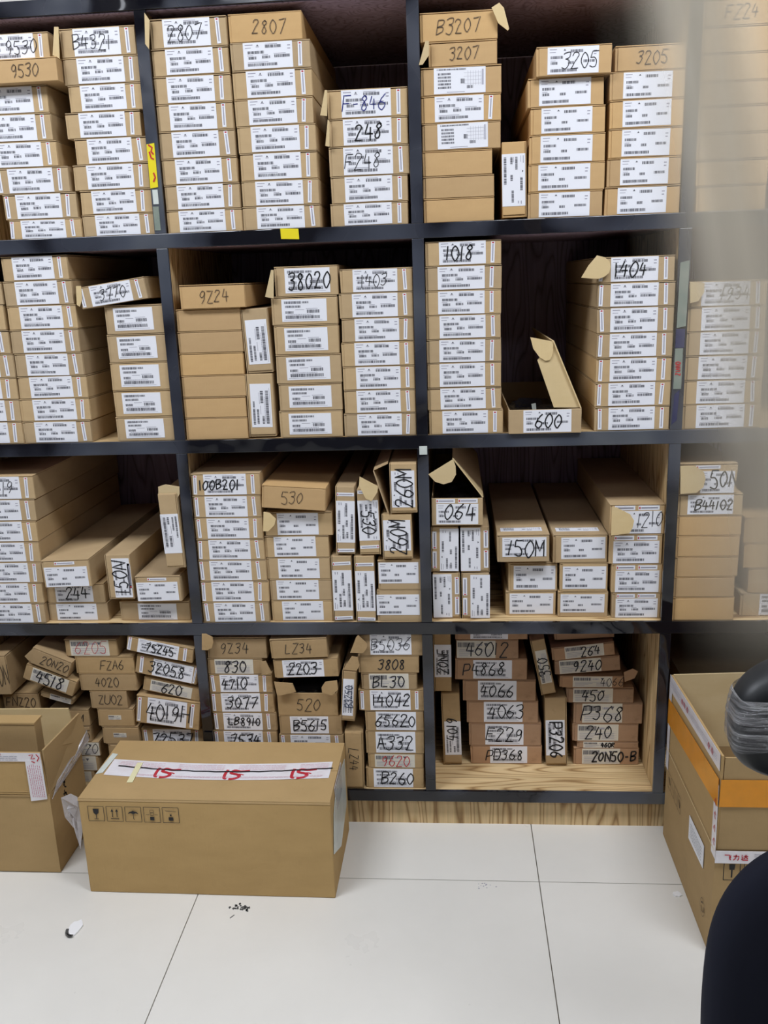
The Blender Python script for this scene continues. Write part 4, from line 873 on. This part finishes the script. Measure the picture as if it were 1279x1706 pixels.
m = MB(); line_rows(m, lambda u, v: side(u, v+.07*(d-u)-.0+0, .0016), -d+.01, d-.01, HT-.042, HT-.026, 3, rn); m.obj('tape_print', M['print_soft'], tp)
m = MB()
for u in (-.17, -.145, .03, .055, .075): ribbon(m, [(u,ztop(u)-.018),(u+.010,ztop(u)-.012),(u+.014,ztop(u)-.020),(u+.004,ztop(u)-.024)], .0034, lambda a, b: side(a, b, .0018))
m.obj('tape_emblem', M['red_print'], tp)
strip('orange_tape', M['orange_tape'], [(yF,.313),(yN,.353),(yN,.415),(yF,.377)], .0012, 'orange tape band')
strip('parcel_tape', M['white_tape'], [(yF,.195),(yF-.022,.195),(yF-.022,.42),(yF,.42)], .0004, 'white tape down the far corner')
strip('parcel_tape', M['white_tape'], [(yN+.030,.232),(yN+.002,.232),(yN,.400),(yN+.026,.400)], .0004, 'white tape down the near corner')
m = MB()
for i in range(4):
    z = .26+i*.03; ribbon(m, [(yN+.008,z),(yN+.016,z+.006),(yN+.012,z+.014),(yN+.006,z+.01)], .003, lambda a, b: side(a, b, .0022))
m.obj('tape_emblem', M['red_print'], rc)
strip('crease', M['card_in'], [(yF,.2445),(-d,.2465),(-d,.2485),(yF,.2465)], .0008)
pb = plate('orange_tape', [(-w-.002,fy(.353)-.0006,.353),(w,fy(.353)-.0006,.353),(w,fy(.415)-.0006,.415),(-w-.002,fy(.415)-.0006,.415)], (0,-.0006,0), M['orange_tape'], rc, 'orange tape band on the near side')
tp = plate('parcel_tape', [(-w-.001,-d-.004,.222),(w,-d-.004,.220),(w,-d-.004,.250),(-w-.001,-d-.004,.250)], (0,-.001,0), M['white_tape'], rc, 'white tape with red characters along the fold')
m = MB(); line_rows(m, lambda u, v: (u, -d-.0058, v), -w+.075, -w+.17, .226, .246, 4, rn); m.obj('tape_print', M['print_soft'], tp)
def characters():
    """the three red characters on the tape, as pen strokes (u, v in 0..1)"""
    fei = [[(.05,.86),(.72,.86),(.74,.45),(.80,.15),(.97,.10)], [(.95,.80),(.80,.64)], [(.78,.55),(.95,.42)]]
    li = [[(.12,.68),(.86,.68),(.84,.25),(.74,.08),(.62,.12)], [(.48,.95),(.46,.55),(.36,.28),(.12,.05)]]
    da = [[(.10,.90),(.20,.78)], [(.06,.60),(.22,.60),(.20,.30),(.08,.16)], [(.08,.18),(.30,.08),(.96,.08)], [(.36,.68),(.96,.68)], [(.66,.95),(.62,.55),(.38,.26)], [(.68,.56),(.92,.28)]]
    m = MB(); s = .0145
    for k, g in enumerate((fei, li, da)):
        for st in g: ribbon(m, [(-w+.016+k*.0165+a*s, .2295+b*s) for a, b in st], .0022, lambda u, v: (u, -d-.006, v))
    m.obj('tape_characters', M['red_print'], tp)
characters()
st = strip('shipping_sticker', M['label'], [(-.021,.206),(-.137,.209),(-.139,.156),(-.023,.149)], .0006, 'white shipping sticker on the side')
m = MB(); line_rows(m, lambda u, v: side(u, v, .0022), -.125, -.035, .162, .198, 5, rn); m.obj('sticker_print', M['print'], st)
# printed marks on the side face, turned on end
m = MB()
for k in range(4):
    y = .165-k*.032; z = .176
    for a, b in (((-.013,-.02),(.013,-.02)),((.013,-.02),(.013,.02)),((.013,.02),(-.013,.02)),((-.013,.02),(-.013,-.02))): ribbon(m, [(y+a[0],z+a[1]),(y+b[0],z+b[1])], .0013, lambda u, v: side(u, v, .0006))
    ribbon(m, [(y-.006,z-.008),(y+.006,z+.008)], .005 if k % 3 == 0 else .0015, lambda u, v: side(u, v, .0006))
for i in range(16):
    a, b = i/16*6.283, (i+1)/16*6.283; ribbon(m, [(-.150+.016*math.cos(a),.070+.020*math.sin(a)),(-.150+.016*math.cos(b),.070+.020*math.sin(b))], .001, lambda u, v: side(u, v, .0006))
for i in range(3):
    a = i*2.094+.5; ribbon(m, [(-.150+.009*math.cos(a+q),.070+.011*math.sin(a+q)) for q in (0,.5,1,1.4)], .003, lambda u, v: side(u, v, .0006))
m.obj('handling_marks', M['pen'], rc)
m = MB()
for x in (-w+.035, -w+.075, -w+.115):
    for a, b in (((-.016,-.02),(.016,-.02)),((.016,-.02),(.016,.02)),((.016,.02),(-.016,.02)),((-.016,.02),(-.016,-.02))): ribbon(m, [(x+a[0],.2+a[1]),(x+b[0],.2+b[1])], .0013, lambda u, v: (u,-d-.0006,v))
    m.quad([(x-.005,-d-.0006,.204),(x+.005,-d-.0006,.204),(x+.006,-d-.0006,.217),(x-.006,-d-.0006,.217)]); m.quad([(x-.0015,-d-.0006,.186),(x+.0015,-d-.0006,.186),(x+.0015,-d-.0006,.204),(x-.0015,-d-.0006,.204)])
m.obj('handling_marks', M['dark_ink'], rc)
# ------------------------------------------------------------------ things in the dark compartment behind the right carton
t = thing('cardboard_box', 'brown box in the dark bottom compartment behind the tall carton', 'box', (.80, .14, .1105))
m = MB(); m.box(-.15, .15, 0, .4, 0, .25); m.obj('tray', M['card_old'], t, bevel=.002)
m = MB(); m.box(-.151, .151, -.001, .4, .2505, .2535); m.obj('lid', M['card_old'], t)
def bag(label, x, y, z, sx, sy, sz, seed):
    b = bmesh.new(); bmesh.ops.create_icosphere(b, subdivisions=4, radius=1); r_ = random.Random(seed); from mathutils import noise as mn
    for v in b.verts:
        k = 1+.22*mn.noise(v.co*3+Vector((seed,0,0)))+.10*mn.noise(v.co*8); v.co = Vector((math.copysign(abs(v.co.x)**.7, v.co.x)*sx*k, math.copysign(abs(v.co.y)**.7, v.co.y)*sy*k, v.co.z*sz*k))
    me = bpy.data.meshes.new('bag'); b.to_mesh(me); b.free(); me.materials.append(M['bag'])
    o = bpy.data.objects.new('plastic_bag', me); C.objects.link(o); o.location = (x, y, z); smooth(o); return tag(o, label, 'bag')
M['bag'] = nmat('black_antistatic_plastic', .22, (.012,.013,.016), spec=.6)[0]
b = bag('crumpled black bag with silver tip inside the lone open box, upper middle shelf', .268, .16, 1.0327+.031, .055, .115, .020, 3)
m = MB(); m.prism([(-.012,-.112,.006),(-.004,-.112,.010),(-.006,-.110,.030),(-.016,-.110,.028)], (0,.0012,0)); m.obj('silver_tip', M['foil'], b)
bag('black bag showing between torn flaps of an open box, bottom shelf', -.308, .14, .3151+.036, .055, .105, .021, 8)
bag('dark bag under the raised lid beside the centre post, lower middle shelf', .077, .14, .8133+.036, .042, .105, .024, 12)
# ------------------------------------------------------------------ office chair
def superpad(name, cx_, cy_, cz_, hw, hz, th, nexp, mat, parent, bulge=.02, curve=0, n=48):
    m = MB(); rings = []
    prof = [(0, -th/2-bulge*.0), (.55, -th/2), (.86, -th/2*.92), (.97, -th/2*.6), (1, 0), (.97, th/2*.6), (.86, th/2*.92), (.55, th/2), (0, th/2)]
    for f, yy in prof:
        r = []
        for i in range(n):
            a = i/n*2*math.pi; ca, sa = math.cos(a), math.sin(a)
            x = math.copysign(abs(ca)**(2/nexp), ca)*hw*f; z = math.copysign(abs(sa)**(2/nexp), sa)*hz*f
            r.append((cx_+x, cy_+yy+curve*(x/hw)**2, cz_+z))
        rings.append(r)
    k = 0
    for r in rings: m.v += r
    for a in range(len(rings)-1):
        for i in range(n):
            j = (i+1) % n; m.f.append((a*n+i, a*n+j, (a+1)*n+j, (a+1)*n+i)); m.m.append(0)
    o = m.obj(name, mat, parent)
    b = bmesh.new(); b.from_mesh(o.data); bmesh.ops.remove_doubles(b, verts=b.verts, dist=.0001); bmesh.ops.recalc_face_normals(b, faces=b.faces); b.to_mesh(o.data); b.free()
    smooth(o); sub = o.modifiers.new('s', 'SUBSURF'); sub.levels = sub.render_levels = 1; return o
ch = thing('office_chair', 'navy black office chair with plastic-wrapped headrest, lower right foreground', 'chair', (.51, -.95, 0))
superpad('backrest', 0, -.250, .633, .183, .192, .055, 3.0, M['chair_fabric'], ch, curve=-.008)
superpad('seat', 0, 0, .45, .20, .20, .06, 3.2, M['chair_fabric'], ch).rotation_euler = (0, 0, 0)
seat = [o for o in ch.children if o.name.startswith('seat')][0]
for v in seat.data.vertices: x, y, z = v.co; v.co = (x, (z-.45)-.49, .45+y)
hr = superpad('headrest', -.048, -.250, .9585, .131, .0665, .060, 2.9, M['chair_black'], ch, curve=-.02)
wr = MB(); n = 64; lv = 14; rw_ = random.Random(2)
for k in range(lv+1):
    z = .938+.052*k/lv; dz = (z-.9585)/.0665
    for i in range(n):
        a = i/n*2*math.pi; ca, sa = math.cos(a), math.sin(a)
        e = (1-abs(dz)**2.9)**(1/2.9); x = math.copysign(abs(ca)**.55, ca)*(.129*e+.0008); y = math.copysign(abs(sa)**.45, sa)*.0335
        g = rw_.uniform(-.0011, .0011)+.0012*math.sin(k*2.6+a*2)
        wr.v.append((-.048+x*(1+g*1.6), -.250+y*(1+g*6)-.02*(x/.13)**2, z+.0010*math.sin(a*5+k)))
for k in range(lv):
    for i in range(n):
        j = (i+1) % n; wr.f.append((k*n+i, k*n+j, (k+1)*n+j, (k+1)*n+i)); wr.m.append(0)
def wrapmat():
    m, t, b = nmat('stretch_wrap', .12, lin(150,150,152), spec=.9)
    nz = noise(t, 30, 4, .7, stretch=(.5, .5, 9)); r = ramp(t, nz.outputs[0], [(.40, (.18,)*3), (.62, (.8,)*3)]); t.links.new(r.outputs[0], b.inputs['Alpha'])
    bump(t, b, nz.outputs[0], .9, .01); return m
o = wr.obj('plastic_wrap', wrapmat(), ch); smooth(o); o['label'] = 'clear stretch wrap wound round the headrest'
def tube(name, pts, r, mat, parent, n=12):
    m = MB()
    for a, b in zip(pts, pts[1:]):
        a, b = Vector(a), Vector(b); d_ = (b-a).normalized(); s = d_.orthogonal().normalized(); t_ = d_.cross(s); k = len(m.v)
        for p in (a, b):
            for i in range(n):
                q = i/n*6.28318; m.v.append(tuple(p+s*r*math.cos(q)+t_*r*math.sin(q)))
        for i in range(n):
            j = (i+1) % n; m.f.append((k+i, k+j, k+n+j, k+n+i)); m.m.append(0)
        m.f.append(tuple(k+i for i in range(n))); m.f.append(tuple(k+n+i for i in range(n))); m.m += [0, 0]
    return m.obj(name, mat, parent)
tube('headrest_bracket', [(-.03, -.215, .70), (-.03, -.205, .88), (-.04, -.235, .95)], .012, M['metal_dark'], ch)
tube('back_support', [(0, -.215, .60), (0, -.205, .44), (0, -.30, .405), (0, -.45, .405)], .018, M['metal_dark'], ch)
m = MB(); m.box(-.174, -.140, -.272, -.232, .44, .584); m.obj('side_bracket', M['chair_black'], ch, bevel=.008)
tube('gas_lift', [(0, -.49, .42), (0, -.49, .10)], .026, M['metal_dark'], ch, 20)
for k in range(5):
    a = k*2*math.pi/5+.3; x, y = math.cos(a), math.sin(a)
    leg = tube('leg', [(0, -.49, .105), (x*.27, -.49+y*.27, .07)], .017, M['metal_dark'], ch)
    tube('caster', [(x*.27-y*.02, -.49+y*.27+x*.02, .028), (x*.27+y*.02, -.49+y*.27-x*.02, .028)], .0275, M['chair_black'], ch, 20)
    tube('caster_stem', [(x*.27, -.49+y*.27, .07), (x*.27, -.49+y*.27, .045)], .007, M['metal_dark'], ch)
# ------------------------------------------------------------------ added haze sheet standing in for a blurred near strand
def film():
    t = thing('blur_haze_strip', 'added translucent haze sheet for an out-of-focus strand, upper right before the shelves', 'haze_sheet', (.37, -.80, 2.985))
    me_v, me_f, uv = [], [], []
    nu, nv = 44, 90; z0, z1 = .80, 2.975
    ctr = [(0.80, .532), (.87, .522), (.925, .515), (1.14, .485), (1.42, .432), (1.70, .373), (2.975, .13)]
    def cc(z):
        for (a, xa), (b, xb) in zip(ctr, ctr[1:]):
            if z <= b: return xa+(xb-xa)*(z-a)/(b-a)
        return ctr[-1][1]
    for j in range(nv+1):
        z = z0+(z1-z0)*j/nv
        for i in range(nu+1):
            u = -.13+.36*i/nu
            me_v.append((cc(z)+u-.37, .007*math.sin(u*60+z*1.5)+.004*math.sin(u*23-z*2), z-2.985))
    for j in range(nv):
        for i in range(nu):
            a = j*(nu+1)+i; me_f.append((a, a+1, a+nu+2, a+nu+1)); uv.append((i/nu, j/nv))
    me = bpy.data.meshes.new('blur_haze_sheet'); me.from_pydata(me_v, [], me_f)
    ul = me.uv_layers.new(name='UVMap')
    for p in me.polygons:
        for li in p.loop_indices:
            v = me.loops[li].vertex_index; ul.data[li].uv = ((v % (nu+1))/nu, (v//(nu+1))/nv)
    for p in me.polygons: p.use_smooth = True
    m, tr, b = nmat('blur_haze_film', .75, lin(205,196,178), spec=.1)
    tc = N(tr, 'ShaderNodeTexCoord'); sp = N(tr, 'ShaderNodeSeparateXYZ'); tr.links.new(tc.outputs['UV'], sp.inputs[0])
    g = lambda v: (v, v, v)
    r = ramp(tr, sp.outputs[0], [(0.0, g(0)), (.10, g(.05)), (.22, g(.42)), (.31, g(.82)), (.40, g(.90)), (.48, g(.68)), (.56, g(.42)), (.68, g(.30)), (1.0, g(.24))])  # opacity ramp paints the soft blur across the strand
    r2 = ramp(tr, sp.outputs[1], [(0.0, g(0)), (.035, g(.5)), (.07, g(1)), (1.0, g(1))])
    rl = ramp(tr, sp.outputs[0], [(0.0, g(0)), (.08, g(.10)), (.18, g(.30)), (.30, g(.55)), (.42, g(.78)), (.52, g(.92)), (.6, g(.94)), (1.0, g(.94))])
    rz = ramp(tr, sp.outputs[1], [(0.0, g(1)), (.15, g(1)), (.30, g(0)), (1.0, g(0))])
    mi = N(tr, 'ShaderNodeMixRGB'); tr.links.new(rz.outputs[0], mi.inputs[0]); tr.links.new(r.outputs[0], mi.inputs[1]); tr.links.new(rl.outputs[0], mi.inputs[2])
    ml = N(tr, 'ShaderNodeMath', operation='MULTIPLY'); tr.links.new(mi.outputs[0], ml.inputs[0]); tr.links.new(r2.outputs[0], ml.inputs[1])
    tr.links.new(ml.outputs[0], b.inputs['Alpha']); me.materials.append(m)
    o = bpy.data.objects.new('blur_haze_sheet', me); C.objects.link(o); o.parent = t
    m2 = MB(); m2.box(-.40, .02, -.02, .02, -.012, .0145); m2.obj('added_rail', M['white'], t)  # unseen rail invented to carry the haze sheet
film()
# ------------------------------------------------------------------ scraps and scuffs on the tiles
def blob(name, label, cat, x, y, r, mat, seed, th=.0015, sx=1, sy=1, rough=.35):
    rn_ = random.Random(seed); m = MB(); n = 14
    pts = [(x+math.cos(i/n*6.283)*r*sx*rn_.uniform(1-rough, 1+rough*.5), y+math.sin(i/n*6.283)*r*sy*rn_.uniform(1-rough, 1+rough*.5), .0002) for i in range(n)]
    m.prism(pts, (0, 0, th)); return tag(m.obj(name, mat), label, cat)
b = blob('paper_scrap', 'white chipped scrap with grey edge on the left floor tile', 'scrap', -.789, -.398, .018, M['white'], 1, .004, .85, 1.5, .2)
m = MB(); rn2 = random.Random(5)
for i in range(7):
    a = math.pi*1.1+i*.24; x, y = -.789+.0165*math.cos(a)*.9, -.398+.026*math.sin(a); m.box(x-.003, x+.003, y-.003, y+.003, .0043, .0056)
m.obj('grey_edge', M['grey_chip'], b)
m = MB(); cl = [(-.447,-.312),(-.440,-.318),(-.430,-.322),(-.421,-.315),(-.436,-.308),(-.414,-.325),(-.452,-.318)]
for i in range(42):
    x, y = rn2.choice(cl); x += rn2.gauss(0,.004); y += rn2.gauss(0,.003); s = rn2.uniform(.001, .0035)
    m.prism([(x+math.cos(k*1.57+i)*s*rn2.uniform(.6,1.3), y+math.sin(k*1.57+i)*s, .0002) for k in range(4)], (0,0,.0008))
for i in range(5): m.box(-.448+i*.0015, -.446+i*.0015, -.352+i*.0022, -.350+i*.0022, .0002, .001)
o = tag(m.obj('dark_grit', M['grey_chip']), 'patch of dark crumbled grit on the tile before the closed carton', 'debris'); o['kind'] = 'stuff'
blob('paper_scrap', 'small white paper scrap on the tile beside the tall carton', 'scrap', .566, -.243, .010, M['white'], 3, .003)
m = MB()
for i in range(14):
    x, y = .127+rn2.gauss(0,.008), -.225+rn2.gauss(0,.005); s = rn2.uniform(.0008, .0018); m.box(x-s, x+s, y-s*.6, y+s*.6, .0002, .0008)
o = tag(m.obj('faint_grit', M['print_soft']), 'faint speckled scuff on the tile right of the closed carton', 'debris'); o['kind'] = 'stuff'
